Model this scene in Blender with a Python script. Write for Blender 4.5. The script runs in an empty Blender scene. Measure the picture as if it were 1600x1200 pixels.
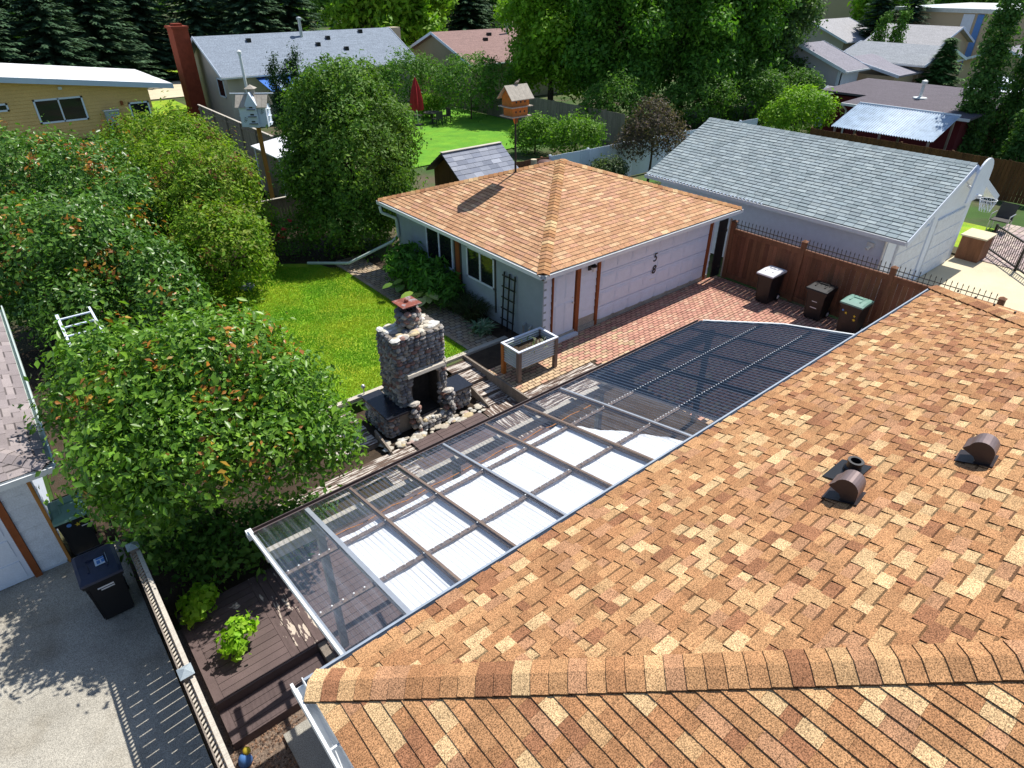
import bpy, math, random
import numpy as np
from mathutils import Vector, Matrix
random.seed(7); RNG = np.random.default_rng(7)
S = bpy.context.scene
COL = S.collection
R = math.radians
# ---------------------------------------------------------------- camera, sky, sun, exposure
CAMH = 8.8; FPX = 990.0 / 1600.0; PITCH = 32.68; YAW = 50.5
cam = bpy.data.cameras.new('camera'); camo = bpy.data.objects.new('camera', cam); COL.objects.link(camo)
camo.location = (0, 0, CAMH); camo.rotation_euler = (R(90 - PITCH), 0, R(YAW - 90))
cam.sensor_width = 36; cam.lens = 36 * FPX; cam.clip_start = .1; cam.clip_end = 3000
S.camera = camo
SUNV = Vector((.60, .055, 1.0)).normalized()
W = bpy.data.worlds.new('World'); S.world = W; W.use_nodes = True
sky = W.node_tree.nodes.new('ShaderNodeTexSky'); sky.sky_type = 'NISHITA'; sky.sun_disc = False
sky.sun_elevation = math.asin(SUNV.z); sky.sun_rotation = math.atan2(SUNV.x, SUNV.y)
sky.air_density = 1.0; sky.dust_density = .6
bg = W.node_tree.nodes['Background']; bg.inputs[1].default_value = .105
W.node_tree.links.new(sky.outputs[0], bg.inputs[0])
sl = bpy.data.lights.new('sun', 'SUN'); sl.energy = 4.8; sl.angle = R(.5); sl.color = (1, .955, .87)
so = bpy.data.objects.new('sun', sl); COL.objects.link(so); so.location = (30, 5, 60)
so.rotation_euler = SUNV.to_track_quat('Z', 'Y').to_euler()
vs = S.view_settings; vs.view_transform = 'Standard'; vs.look = 'None'; vs.gamma = 1; vs.exposure = .33
try: vs.use_curve_mapping = False
except Exception: pass
S.render.resolution_x, S.render.resolution_y = 1024, 768
S.cycles.transparent_max_bounces = 16; S.cycles.max_bounces = 8

# ---------------------------------------------------------------- helpers
_p = R(PITCH); _a = R(YAW)
def proj(P):                       # picture position in photo pixels, only used to pick the pieces that show largest
    x, y, z = P[0], P[1], P[2] - CAMH
    r = x * math.sin(_a) - y * math.cos(_a); f = x * math.cos(_a) + y * math.sin(_a)
    d = f * math.cos(_p) - z * math.sin(_p); b = f * math.sin(_p) + z * math.cos(_p)
    if d < .2: return None
    return 800 + 990 * r / d, 600 - 990 * b / d, d

WO = {}                            # world origin of every root/part (translation only)
def worg(o): return WO.get(o.name, Vector((0, 0, 0)))

class MB:
    def __init__(s): s.v = []; s.f = []; s.c = []
    def add(s, vs_, fs, col=(1, 1, 1)):
        n = len(s.v); s.v += [tuple(v) for v in vs_]
        for k, f in enumerate(fs):
            s.f.append(tuple(i + n for i in f)); s.c.append(col[k] if isinstance(col, list) else col)
        return s
    def box(s, x0, x1, y0, y1, z0, z1, col=(1, 1, 1)):
        return s.hexa([(x0, y0, z0), (x1, y0, z0), (x1, y1, z0), (x0, y1, z0), (x0, y0, z1), (x1, y0, z1), (x1, y1, z1), (x0, y1, z1)], col)
    def hexa(s, p, col=(1, 1, 1)):
        return s.add(p, [(0, 3, 2, 1), (4, 5, 6, 7), (0, 1, 5, 4), (1, 2, 6, 5), (2, 3, 7, 6), (3, 0, 4, 7)], col)
    def bar(s, p, q, w, h, up=(0, 0, 1), col=(1, 1, 1)):
        p = Vector(p); q = Vector(q); d = (q - p).normalized(); up = Vector(up)
        if abs(d.dot(up)) > .99: up = Vector((0, 1, 0))
        a = d.cross(up).normalized() * (w / 2); b = a.cross(d).normalized() * (h / 2)
        return s.hexa([p - a - b, p + a - b, p + a + b, p - a + b, q - a - b, q + a - b, q + a + b, q - a + b], col)
    def tube(s, p, q, r0, r1=None, n=8, col=(1, 1, 1), caps=True):
        r1 = r0 if r1 is None else r1
        p = Vector(p); q = Vector(q); d = (q - p).normalized()
        u = d.orthogonal().normalized(); w = d.cross(u)
        vv = []
        for c, r in ((p, r0), (q, r1)):
            for k in range(n):
                t = 2 * math.pi * k / n; vv.append(c + (u * math.cos(t) + w * math.sin(t)) * r)
        fs = [(k, (k + 1) % n, n + (k + 1) % n, n + k) for k in range(n)]
        if caps: fs += [tuple(range(n - 1, -1, -1)), tuple(range(n, 2 * n))]
        return s.add(vv, fs, col)
    def path(s, pts, r, n=6, col=(1, 1, 1)):
        for a, b in zip(pts[:-1], pts[1:]): s.tube(a, b, r, r, n, col)
        return s
    def prism(s, pts, off, col=(1, 1, 1)):
        n = len(pts); off = Vector(off); vv = [Vector(p) for p in pts]; vv = vv + [p + off for p in vv]
        return s.add(vv, [tuple(range(n - 1, -1, -1)), tuple(range(n, 2 * n))] + [(k, (k + 1) % n, n + (k + 1) % n, n + k) for k in range(n)], col)
    def lathe(s, prof, c, n=16, col=(1, 1, 1), sx=1, sy=1):
        vv = []; m = len(prof)
        for r, z in prof:
            for k in range(n):
                t = 2 * math.pi * k / n; vv.append((c[0] + r * sx * math.cos(t), c[1] + r * sy * math.sin(t), c[2] + z))
        fs = [(i * n + k, i * n + (k + 1) % n, (i + 1) * n + (k + 1) % n, (i + 1) * n + k) for i in range(m - 1) for k in range(n)]
        fs += [tuple(range(n - 1, -1, -1)), tuple(range((m - 1) * n, m * n))]
        return s.add(vv, fs, col)
    def rock(s, c, r, seed=0, col=(1, 1, 1), ns=(0, 0, 0)):
        rr = random.Random(seed); vv = []; n = 7
        rings = ((-.75, .62), (0, 1.0), (.7, .68))
        for z, k in rings:
            o = rr.random()
            for i in range(n):
                t = 2 * math.pi * (i + o * .3) / n; j = k * rr.uniform(.82, 1.12)
                vv.append((c[0] + r[0] * j * math.cos(t), c[1] + r[1] * j * math.sin(t), c[2] + r[2] * z * rr.uniform(.9, 1.1)))
        vv += [(c[0], c[1], c[2] - r[2]), (c[0], c[1], c[2] + r[2])]
        fs = [(i * n + k, i * n + (k + 1) % n, (i + 1) * n + (k + 1) % n, (i + 1) * n + k) for i in range(2) for k in range(n)]
        fs += [((k + 1) % n, k, 21) for k in range(n)] + [(14 + k, 14 + (k + 1) % n, 22) for k in range(n)]
        return s.add(vv, fs, col)
    def build(s, name, mat, parent=None, smooth=False, local=False):
        o = Vector((0, 0, 0)) if (parent is None or local) else worg(parent)
        me = bpy.data.meshes.new(name)
        me.from_pydata([(v[0] - o.x, v[1] - o.y, v[2] - o.z) for v in s.v], [], s.f)
        at = me.attributes.new('Col', 'FLOAT_COLOR', 'FACE')
        at.data.foreach_set('color', np.array([(c[0], c[1], c[2], 1) for c in s.c], dtype=np.float32).ravel())
        if smooth: me.polygons.foreach_set('use_smooth', [True] * len(me.polygons))
        me.materials.append(mat); me.update()
        ob = bpy.data.objects.new(name, me); COL.objects.link(ob)
        if parent is not None: ob.parent = parent
        WO[ob.name] = Vector((0, 0, 0)) if local else o
        return ob

def tag(o, label=None, cat=None, group=None, kind=None):
    if label: o['label'] = label
    if cat: o['category'] = cat
    if group: o['group'] = group
    if kind: o['kind'] = kind
    return o
def thing(name, label, cat, loc=(0, 0, 0), rotz=0, group=None):
    o = bpy.data.objects.new(name, None); COL.objects.link(o); o.empty_display_size = .1
    o.location = loc; o.rotation_euler = (0, 0, rotz)
    WO[o.name] = Vector(loc)
    return tag(o, label, cat, group)
def struct(name, mb, mat):
    return tag(mb.build(name, mat), kind='structure')
def npmesh(name, verts, faces, cols, mat, parent=None, smooth=False, quads=True):
    """fast mesh from numpy: verts (n,3), faces (m,k), cols per face (m,3)"""
    o = worg(parent) if parent is not None else Vector((0, 0, 0))
    verts = verts - np.array(o)
    me = bpy.data.meshes.new(name); k = faces.shape[1]
    me.vertices.add(len(verts)); me.vertices.foreach_set('co', verts.astype(np.float32).ravel())
    me.loops.add(faces.size); me.loops.foreach_set('vertex_index', faces.astype(np.int32).ravel())
    me.polygons.add(len(faces)); me.polygons.foreach_set('loop_start', (np.arange(len(faces)) * k).astype(np.int32))
    me.update(calc_edges=True)
    at = me.attributes.new('Col', 'FLOAT_COLOR', 'FACE')
    at.data.foreach_set('color', np.concatenate([cols, np.ones((len(cols), 1))], 1).astype(np.float32).ravel())
    if smooth: me.polygons.foreach_set('use_smooth', [True] * len(faces))
    me.materials.append(mat)
    ob = bpy.data.objects.new(name, me); COL.objects.link(ob)
    if parent is not None: ob.parent = parent
    WO[ob.name] = o
    return ob
def emit(pieces, name, mat, parent, limit=300, rest=None):
    """pieces: MB each. The `limit` that show largest become single parts, the rest one joined 'stuff' part"""
    sc = []
    for i, m in enumerate(pieces):
        a = np.array(m.v); c = a.mean(0); q = proj(c); e = (a.max(0) - a.min(0)).max()
        ok = q is not None and -20 < q[0] < 1620 and -20 < q[1] < 1220
        sc.append(((e / q[2]) if ok else -1, i))
    sc.sort(reverse=True)
    keep = [i for s_, i in sc[:limit] if s_ > 0]
    ks = set(keep)
    for i in keep: pieces[i].build(name, mat, parent)
    r = MB()
    for i, m in enumerate(pieces):
        if i not in ks: r.add(m.v, m.f, m.c)
    if r.f:
        o = r.build(rest or name + '_field', mat, parent); o['kind'] = 'stuff'

# ---------------------------------------------------------------- materials
def mat(name, col, rough=.75, var=.15, vs=2.0, grain=0.0, gs=120, bump=0.0, bs=60, metal=0.0, spec=.3, stretch=None, second=None, s2=(3, .5, .62), em=None):
    m = bpy.data.materials.new(name); m.use_nodes = True; nt = m.node_tree; N = nt.nodes; Lk = nt.links
    P = N['Principled BSDF']; P.inputs['Roughness'].default_value = rough; P.inputs['Metallic'].default_value = metal
    P.inputs['Specular IOR Level'].default_value = spec
    geo = N.new('ShaderNodeNewGeometry'); pos = geo.outputs['Position']
    mp = N.new('ShaderNodeMapping'); Lk.new(pos, mp.inputs[0])
    if stretch: mp.inputs['Scale'].default_value = stretch
    def noise(scale, det=4, src=None):
        n = N.new('ShaderNodeTexNoise'); n.inputs['Scale'].default_value = scale; n.inputs['Detail'].default_value = det
        n.inputs['Roughness'].default_value = .6
        Lk.new(src or mp.outputs[0], n.inputs['Vector']); return n.outputs['Fac']
    def rng(f, lo, hi, a=.25, b=.75):
        n = N.new('ShaderNodeMapRange'); n.inputs[1].default_value = a; n.inputs[2].default_value = b
        n.inputs[3].default_value = lo; n.inputs[4].default_value = hi; Lk.new(f, n.inputs[0]); return n.outputs[0]
    def mul(c, f):
        n = N.new('ShaderNodeVectorMath'); n.operation = 'MULTIPLY'; Lk.new(c, n.inputs[0]); Lk.new(f, n.inputs[1]); return n.outputs[0]
    rgb = N.new('ShaderNodeRGB'); rgb.outputs[0].default_value = (*col, 1); c = rgb.outputs[0]
    if second:
        mx = N.new('ShaderNodeMix'); mx.data_type = 'RGBA'; Lk.new(rng(noise(s2[0], 5), 0, 1, s2[1], s2[2]), mx.inputs[0])
        Lk.new(c, mx.inputs[6]); mx.inputs[7].default_value = (*second, 1); c = mx.outputs[2]
    at = N.new('ShaderNodeAttribute'); at.attribute_name = 'Col'; c = mul(c, at.outputs['Color'])
    if var: c = mul(c, rng(noise(vs), 1 - var, 1 + var))
    if grain: c = mul(c, rng(noise(gs, 1, pos), 1 - grain, 1 + grain, .32, .68))
    Lk.new(c, P.inputs['Base Color'])
    if bump:
        b = N.new('ShaderNodeBump'); b.inputs['Strength'].default_value = bump; b.inputs['Distance'].default_value = .02
        Lk.new(noise(bs, 3), b.inputs['Height']); Lk.new(b.outputs[0], P.inputs['Normal'])
    if em: P.inputs['Emission Color'].default_value = (*em, 1)
    return m
def leafmat(name, tr=.35, rough=.55, spec=.25):
    m = bpy.data.materials.new(name); m.use_nodes = True; nt = m.node_tree; N = nt.nodes; Lk = nt.links
    P = N['Principled BSDF']; P.inputs['Roughness'].default_value = rough; P.inputs['Specular IOR Level'].default_value = spec
    at = N.new('ShaderNodeAttribute'); at.attribute_name = 'Col'
    Lk.new(at.outputs['Color'], P.inputs['Base Color'])
    T = N.new('ShaderNodeBsdfTranslucent'); v = N.new('ShaderNodeVectorMath'); v.operation = 'MULTIPLY'; v.inputs[1].default_value = (1.1, 1.25, .5)
    Lk.new(at.outputs['Color'], v.inputs[0]); Lk.new(v.outputs[0], T.inputs[0])
    mx = N.new('ShaderNodeMixShader'); mx.inputs[0].default_value = tr
    Lk.new(P.outputs[0], mx.inputs[1]); Lk.new(T.outputs[0], mx.inputs[2]); Lk.new(mx.outputs[0], N['Material Output'].inputs[0])
    return m
def sheetmat(name, tint, gloss=.06, rough=.12, absorb=.5, refl=.6, haze=(0, .16), hcol=(.5, .53, .6)):
    m = bpy.data.materials.new(name); m.use_nodes = True; nt = m.node_tree; N = nt.nodes; Lk = nt.links
    T = N.new('ShaderNodeBsdfTransparent'); lw0 = N.new('ShaderNodeLayerWeight'); lw0.inputs[0].default_value = .5
    tm = N.new('ShaderNodeMapRange'); tm.inputs[1].default_value = .25; tm.inputs[2].default_value = .85; tm.inputs[3].default_value = 1.0; tm.inputs[4].default_value = absorb; Lk.new(lw0.outputs['Facing'], tm.inputs[0])
    tv = N.new('ShaderNodeVectorMath'); tv.operation = 'MULTIPLY'; tv.inputs[0].default_value = tint; Lk.new(tm.outputs[0], tv.inputs[1]); Lk.new(tv.outputs[0], T.inputs[0])
    G = N.new('ShaderNodeBsdfGlossy'); G.inputs['Roughness'].default_value = rough; G.inputs[0].default_value = (.9, .95, 1, 1)
    lw = N.new('ShaderNodeLayerWeight'); lw.inputs[0].default_value = .5; pw_ = N.new('ShaderNodeMath'); pw_.operation = 'POWER'; pw_.inputs[1].default_value = 2.2; Lk.new(lw.outputs['Facing'], pw_.inputs[0])
    ad = N.new('ShaderNodeMath'); ad.operation = 'MULTIPLY_ADD'; ad.inputs[1].default_value = refl; ad.inputs[2].default_value = gloss; Lk.new(pw_.outputs[0], ad.inputs[0])
    geo = N.new('ShaderNodeNewGeometry'); ns = N.new('ShaderNodeTexNoise'); ns.inputs['Scale'].default_value = 1.0; ns.inputs['Detail'].default_value = 5; mpp = N.new('ShaderNodeMapping'); mpp.inputs['Scale'].default_value = (11, .9, .9); Lk.new(geo.outputs['Position'], mpp.inputs[0]); Lk.new(mpp.outputs[0], ns.inputs[0])
    D = N.new('ShaderNodeBsdfDiffuse'); D.inputs[0].default_value = (*hcol, 1)
    dm = N.new('ShaderNodeMapRange'); dm.inputs[1].default_value = .45; dm.inputs[2].default_value = .9; dm.inputs[3].default_value = haze[0]; dm.inputs[4].default_value = haze[1]; Lk.new(ns.outputs[0], dm.inputs[0])
    m1 = N.new('ShaderNodeMixShader'); Lk.new(dm.outputs[0], m1.inputs[0]); Lk.new(T.outputs[0], m1.inputs[1]); Lk.new(D.outputs[0], m1.inputs[2])
    m2 = N.new('ShaderNodeMixShader'); Lk.new(ad.outputs[0], m2.inputs[0]); Lk.new(m1.outputs[0], m2.inputs[1]); Lk.new(G.outputs[0], m2.inputs[2])
    Lk.new(m2.outputs[0], N['Material Output'].inputs[0])
    return m
M = dict(
    ground=mat('ground_soil', (.10, .085, .05), .95, .4, .35, .3, 60, .4, 30, second=(.05, .11, .02), s2=(.25, .4, .55)),
    soil=mat('mulch', (.055, .038, .025), .95, .35, 4, .4, 90, .6, 60),
    lawn=mat('lawn_turf', (.19, .36, .02), .95, .30, 1.1, .35, 55, .3, 60, second=(.36, .40, .03), s2=(.9, .42, .68)),
    lawn2=mat('even_turf', (.11, .30, .02), .95, .2, 1.1, .3, 55, .3, 60, second=(.16, .35, .02), s2=(.9, .42, .68)),
    blade=leafmat('grass_blade', .3, .6), leaf=leafmat('leaf', .40), gloss_leaf=leafmat('glossy_leaf', .33, .36, .4), needle=leafmat('needle', .15, .7, .15),
    bark=mat('bark', (.09, .065, .045), .95, .3, 8, .3, 60, .6, 40),
    shingle=mat('tan_shingle_granules', (1, 1, 1), .92, .17, 5, .62, 95, .25, 200, spec=.15),
    gshingle=mat('grey_shingle_granules', (1, 1, 1), .9, .08, 3, .25, 150, spec=.2),
    underlay=mat('roof_underlay', (.10, .07, .05), .95, .1),
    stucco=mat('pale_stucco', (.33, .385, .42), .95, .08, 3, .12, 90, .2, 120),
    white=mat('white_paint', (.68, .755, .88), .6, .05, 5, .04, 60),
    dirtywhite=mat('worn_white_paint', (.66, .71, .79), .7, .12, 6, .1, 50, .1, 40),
    cream=mat('beige_siding', (.56, .48, .34), .8, .06, 4),
    trim=mat('rust_brown_trim', (.26, .075, .022), .7, .2, 12),
    darktrim=mat('dark_trim', (.06, .055, .05), .6, .2),
    glass=mat('dark_window_glass', (.012, .014, .018), .06, .2, 1, spec=.6),
    metal=mat('galvanised_metal', (.50, .54, .56), .42, .12, 5, metal=.7, spec=.5),
    gutter=mat('gutter_enamel', (.74, .76, .77), .45, .06, 6),
    guttergreen=mat('green_gutter_enamel', (.52, .60, .56), .45, .06, 6),
    gutterdark=mat('dull_blue_gutter', (.30, .35, .42), .5, .15, 6),
    gutterin=mat('gutter_grime', (.05, .045, .04), .9, .3, 12),
    black=mat('black_iron', (.015, .015, .017), .5, .1, spec=.4),
    bin=mat('black_plastic', (.012, .012, .014), .42, .15, 6, spec=.4),
    binblue=mat('navy_plastic', (.022, .030, .065), .35, .2, 6, spec=.45),
    bingreen=mat('green_plastic', (.16, .30, .25), .4, .12, 8, spec=.4),
    bingrey=mat('pale_grey_plastic', (.66, .66, .69), .45, .08, 8),
    cedar=mat('cedar_boards', (.21, .095, .05), .8, .28, 3, .2, 60, .3, 30, stretch=(3, 3, .35)),
    oldwood=mat('grey_weathered_wood', (.24, .20, .165), .9, .25, 3, .2, 50, .3, 30, stretch=(3, 3, .4)),
    darkfence=mat('dark_brown_fence', (.12, .055, .018), .85, .35, 2, .2, 40, stretch=(2.5, 2.5, .35)),
    deck=mat('brown_deck_boards', (.125, .088, .084), .75, .15, 4, .1, 60, .2, 40, second=(.60, .50, .42), s2=(1.2, .70, .715)),
    peeled=mat('peeling_deck_boards', (.14, .095, .075), .9, .25, 3, .2, 60, .5, 30, stretch=(.55, 6, 2), second=(.62, .56, .50), s2=(3.6, .50, .54)),
    peelsome=mat('flaking_deck_boards', (.125, .088, .084), .85, .2, 4, .15, 60, .3, 40, stretch=(5, 1.1, 2), second=(.62, .52, .43), s2=(2.4, .585, .60)),
    peeledv=mat('peeling_boards_across', (.14, .095, .075), .9, .25, 3, .2, 60, .5, 30, stretch=(6, .55, 2), second=(.62, .56, .50), s2=(3.4, .52, .57)),
    timber=mat('pale_timber', (.52, .47, .40), .85, .2, 5, .15, 60, stretch=(.6, 5, 2)),
    paver=mat('red_paver', (1, 1, 1), .92, .12, 2.5, .22, 110, .2, 90),
    stone=mat('field_stone', (1, 1, 1), .85, .22, 14, .15, 70, .5, 40),
    mortar=mat('mortar', (.22, .19, .16), .95, .2, 10, .2, 80, .4, 60),
    granite=mat('black_granite', (.020, .022, .030), .22, .2, 20, spec=.5),
    concrete=mat('worn_concrete', (.38, .355, .305), .92, .22, 1.1, .42, 95, .3, 60, second=(.28, .25, .2), s2=(.8, .5, .7)),
    slab=mat('pale_concrete', (.62, .54, .38), .92, .12, .8, .1, 60),
    gravel=mat('gravel', (.22, .16, .12), .95, .4, 22, .4, 70, .8, 30),
    tarp=mat('white_sheet', (.86, .87, .90), .6, .03, 2),
    beam=mat('patio_beams', (.19, .14, .115), .75, .2, 5),
    alum=mat('mill_aluminium', (.55, .57, .60), .35, .1, 5, metal=.6),
    rust=mat('rusted_plate', (.24, .07, .045), .6, .4, 7, .2, 60, second=(.30, .26, .27), s2=(6, .5, .62)),
    orange=mat('orange_cord', (.65, .25, .04), .6, .1),
    brick=mat('red_brick', (.24, .05, .025), .9, .2, 4, .2, 40),
    yellow=mat('yellow_paint', (.62, .47, .04), .6, .1), bluep=mat('blue_print', (.10, .25, .6), .6, .1),
    redcloth=mat('red_canvas', (.36, .02, .03), .8, .15, 4), blueawn=mat('awning_canvas', (1, 1, 1), .7, .08, 3),
    postwood=mat('golden_wood', (.42, .19, .045), .7, .2, 4, stretch=(3, 3, .4)),
    vent=mat('brown_vent_metal', (.13, .10, .095), .45, .12, 8, metal=.3),
    bhwood=mat('orange_wood', (.48, .16, .035), .75, .2, 9),
    shake=mat('grey_shake', (.40, .36, .31), .9, .2, 9),
    red=mat('red_petals', (.65, .03, .06), .6, .15),
    clear=sheetmat('clear_corrugated', (.95, .96, .97), .05, .10, .74, .6, (.02, .20), (.5, .54, .64)),
    tinted=sheetmat('tinted_corrugated', (.075, .09, .115), .04, .10, .14, .95, (.06, .16), (.06, .075, .10)),
)
# ---------------------------------------------------------------- shingled roofs
TAN = [((.40, .21, .10), 6), ((.44, .24, .115), 5), ((.36, .18, .085), 5), ((.57, .385, .205), 3), ((.49, .30, .15), 3), ((.29, .135, .07), 3), ((.41, .22, .12), 4)]
PEACH = [((.50, .285, .16), 5), ((.54, .32, .18), 4), ((.46, .25, .14), 4), ((.60, .39, .23), 3), ((.49, .27, .17), 4)]
GREY = [((.28, .335, .36), 5), ((.305, .36, .38), 4), ((.255, .31, .33), 3), ((.33, .385, .40), 2)]
MAUVE = [((.28, .24, .24), 5), ((.32, .275, .27), 3), ((.24, .205, .205), 3)]
SLATE = [((.22, .24, .30), 4), ((.28, .30, .36), 4), ((.34, .36, .42), 2)]
def pick(pal, rr):
    t = rr.uniform(0, sum(w for _, w in pal))
    for c, w in pal:
        t -= w
        if t <= 0: break
    k = rr.uniform(.88, 1.12); return tuple(x * k for x in c)
def clip(poly, bound):
    out = poly; n = len(bound)
    for i in range(n):
        a = bound[i]; b = bound[(i + 1) % n]; nx, ny = -(b[1] - a[1]), b[0] - a[0]
        d = lambda p: (p[0] - a[0]) * nx + (p[1] - a[1]) * ny
        res = []
        for j in range(len(out)):
            p, q = out[j], out[(j + 1) % len(out)]; dp, dq = d(p), d(q)
            if dp >= 0: res.append(p)
            if (dp > 0 > dq) or (dp < 0 < dq):
                t = dp / (dp - dq); res.append((p[0] + t * (q[0] - p[0]), p[1] + t * (q[1] - p[1])))
        out = res
        if len(out) < 3: return []
    return out
def frame(pts):
    p = [Vector(q) for q in pts]; E = (p[1] - p[0]).normalized(); Nn = E.cross(p[2] - p[0]).normalized()
    if Nn.z < 0:
        p = [p[1], p[0]] + p[2:][::-1]; E = (p[1] - p[0]).normalized(); Nn = E.cross(p[2] - p[0]).normalized()
    Sv = Nn.cross(E)
    return p[0], E, Sv, Nn, [((q - p[0]).dot(E), (q - p[0]).dot(Sv)) for q in p]
def shingles(pts, pal, seed, expo=.143, wlo=.09, whi=.30, t0=.008, t1=.022, lift=.004, teeth=True, over=.03, gap=.004):
    O, E, Sv, Nn, poly = frame(pts); rr = random.Random(seed); out = []
    smax = max(p[1] for p in poly); e0 = min(p[0] for p in poly); e1 = max(p[0] for p in poly)
    k = 0
    while k * expo < smax:
        s0 = k * expo; s1 = s0 + expo + .012
        e = e0 - rr.uniform(0, .3); k += 1; hi = rr.random() < .5
        while e < e1:
            w = rr.uniform(wlo, whi); hi = not hi if teeth else True
            lo_s = s0 - (over if k == 1 else 0)
            t = (t1 if hi else t0) * rr.uniform(.85, 1.15)
            bnd = poly if k > 1 else [(p[0], p[1] - (over if p[1] < .001 else 0)) for p in poly]
            q = clip([(e, lo_s), (e + w - (gap if not teeth else .001), lo_s), (e + w - (gap if not teeth else .001), s1), (e, s1)], bnd)
            e += w
            if not q: continue
            c = pick(pal, rr); h = lambda s_: lift + t * max(0, 1 - (s_ - s0) / (expo * 1.25))
            m = MB(); W3 = lambda p_, z: O + E * p_[0] + Sv * p_[1] + Nn * z
            n = len(q); m.add([W3(p_, h(p_[1])) for p_ in q], [tuple(range(n))], c)
            dk = tuple(x * .22 for x in c)
            m.add([W3(p_, h(p_[1])) for p_ in q] + [W3(p_, -.004) for p_ in q], [(j, n + j, n + (j + 1) % n, (j + 1) % n) for j in range(n)], dk)
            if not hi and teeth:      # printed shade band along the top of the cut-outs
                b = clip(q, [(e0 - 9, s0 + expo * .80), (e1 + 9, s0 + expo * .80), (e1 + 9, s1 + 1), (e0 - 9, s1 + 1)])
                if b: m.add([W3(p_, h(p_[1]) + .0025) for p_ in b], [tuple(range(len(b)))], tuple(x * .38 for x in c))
            out.append(m)
    return out
def caps(a, b, n1, n2, pal, seed, expo=.16, w=.15, t=.014, lift=.012):
    """bent ridge/hip caps from low end a to high end b; n1/n2: outward in-plane directions of the two roof planes (pointing away from the hip, downslope)"""
    a = Vector(a); b = Vector(b); d = (b - a).normalized(); L = (b - a).length; n1 = Vector(n1); n2 = Vector(n2); n1 = (n1 - d * n1.dot(d)).normalized(); n2 = (n2 - d * n2.dot(d)).normalized()
    rr = random.Random(seed); out = []; s = 0.0; up = (n1 + n2).normalized() * -1
    if up.z < 0: up = -up
    while s < L:
        c = pick(pal, rr); s1 = min(s + expo + .03, L + .02); m = MB(); lo = t; P = lambda s_, o, z: a + d * s_ + o + up * z
        row = []
        for s_, z in ((s, lift + t), (s1, lift + .002)):
            row += [P(s_, n1 * w, z - .004), P(s_, n1 * w * .4, z + .012), P(s_, Vector((0, 0, 0)), z + .02), P(s_, n2 * w * .4, z + .012), P(s_, n2 * w, z - .004)]
        lowr = [p - up * (t + .02) for p in row]
        m.add(row, [(0, 1, 6, 5), (1, 2, 7, 6), (2, 3, 8, 7), (3, 4, 9, 8)], c)
        m.add(row + lowr, [(0, 10, 11, 1), (1, 11, 12, 2), (2, 12, 13, 3), (3, 13, 14, 4), (0, 5, 15, 10), (4, 14, 19, 9)], tuple(x * .3 for x in c))
        out.append(m); s += expo
    return out
def gutter(mb_, p, q, nrm, w=.12, h=.11, back=True):
    """open trough along p->q (points on the roof edge), nrm = outward horizontal direction"""
    p = Vector(p); q = Vector(q); nrm = Vector(nrm).normalized(); z = Vector((0, 0, 1))
    mid = lambda P_, o, zz: P_ + nrm * o + z * zz
    mb_.bar(mid(p, w, -h / 2), mid(q, w, -h / 2), .012, h)
    mb_.bar(mid(p, w - .008, 0), mid(q, w - .008, 0), .028, .014)
    mb_.bar(mid(p, w / 2, -h), mid(q, w / 2, -h), w, .01)
    mb_.bar(mid(p, .006, -h / 2), mid(q, .006, -h / 2), .01, h)
    return mb_
def roofbase(faces, edge, drop=.16, th=.02):
    """sheathing planes sunk a little below the shingles plus fascia and soffit around the eave polygon `edge`"""
    m = MB()
    for f in faces: m.add([(p[0], p[1], p[2] - th) for p in f], [tuple(range(len(f)))])
    n = len(edge); top = [(p[0], p[1], p[2] - th) for p in edge]; bot = [(p[0], p[1], p[2] - drop) for p in edge]
    m.add(top + bot, [(j, (j + 1) % n, n + (j + 1) % n, n + j) for j in range(n)] + [tuple(range(2 * n - 1, n - 1, -1))])
    return m

# ---------------------------------------------------------------- the bungalow under the camera
house = thing('bungalow', 'large near bungalow with tan shingled hip roof filling the lower right', 'house', (1.25, 3.4, -.6))
HX0, HX1, HY0, HY1, HZ = .76, 15.12, -5.9, 3.93, 3.15
half = (HY1 - HY0) / 2; HZr = HZ + .3 * half; HYm = (HY0 + HY1) / 2
c00, c10, c11, c01 = (HX0, HY0, HZ), (HX1, HY0, HZ), (HX1, HY1, HZ), (HX0, HY1, HZ)
r0, r1 = (HX0 + half, HYm, HZr), (HX1 - half, HYm, HZr)
fA = [c11, c01, r0, r1]; fB = [c01, c00, r0]; fC = [c00, c10, r1, r0]; fD = [c10, c11, r1]
hroof = roofbase([fA, fB, fC, fD], [c00, c10, c11, c01], .2).build('roof', M['underlay'], house)
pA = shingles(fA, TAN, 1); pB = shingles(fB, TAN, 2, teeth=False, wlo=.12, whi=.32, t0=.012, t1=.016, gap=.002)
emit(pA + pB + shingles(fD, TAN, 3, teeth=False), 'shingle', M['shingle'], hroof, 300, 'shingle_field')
dA = Vector((0, 1, -.3)); dB = Vector((-1, 0, -.3)); dD = Vector((1, 0, -.3))
for m in caps(c01, r0, dA, dB, TAN, 5, .165, .17, .016, .03) + caps(c11, r1, dA, dD, TAN, 6, .165, .17, .016, .03): m.build('hip_cap', M['shingle'], hroof)
w = MB(); w.box(1.25, 14.6, -5.3, 3.4, -.6, 2.96); w.build('wall', M['white'], house)
g = MB(); gutter(g, (HX0 - .02, HY1 + .02, HZ - .02), (HX1, HY1 + .02, HZ - .02), (0, 1, 0), .09, .10); gt = g.build('gutter', M['gutterdark'], house)
g = MB(); gutter(g, (HX0 - .02, HY1 + .14, HZ - .02), (HX0 - .02, HY0, HZ - .02), (-1, 0, 0)); gt2 = g.build('gutter', M['gutter'], house)
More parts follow.
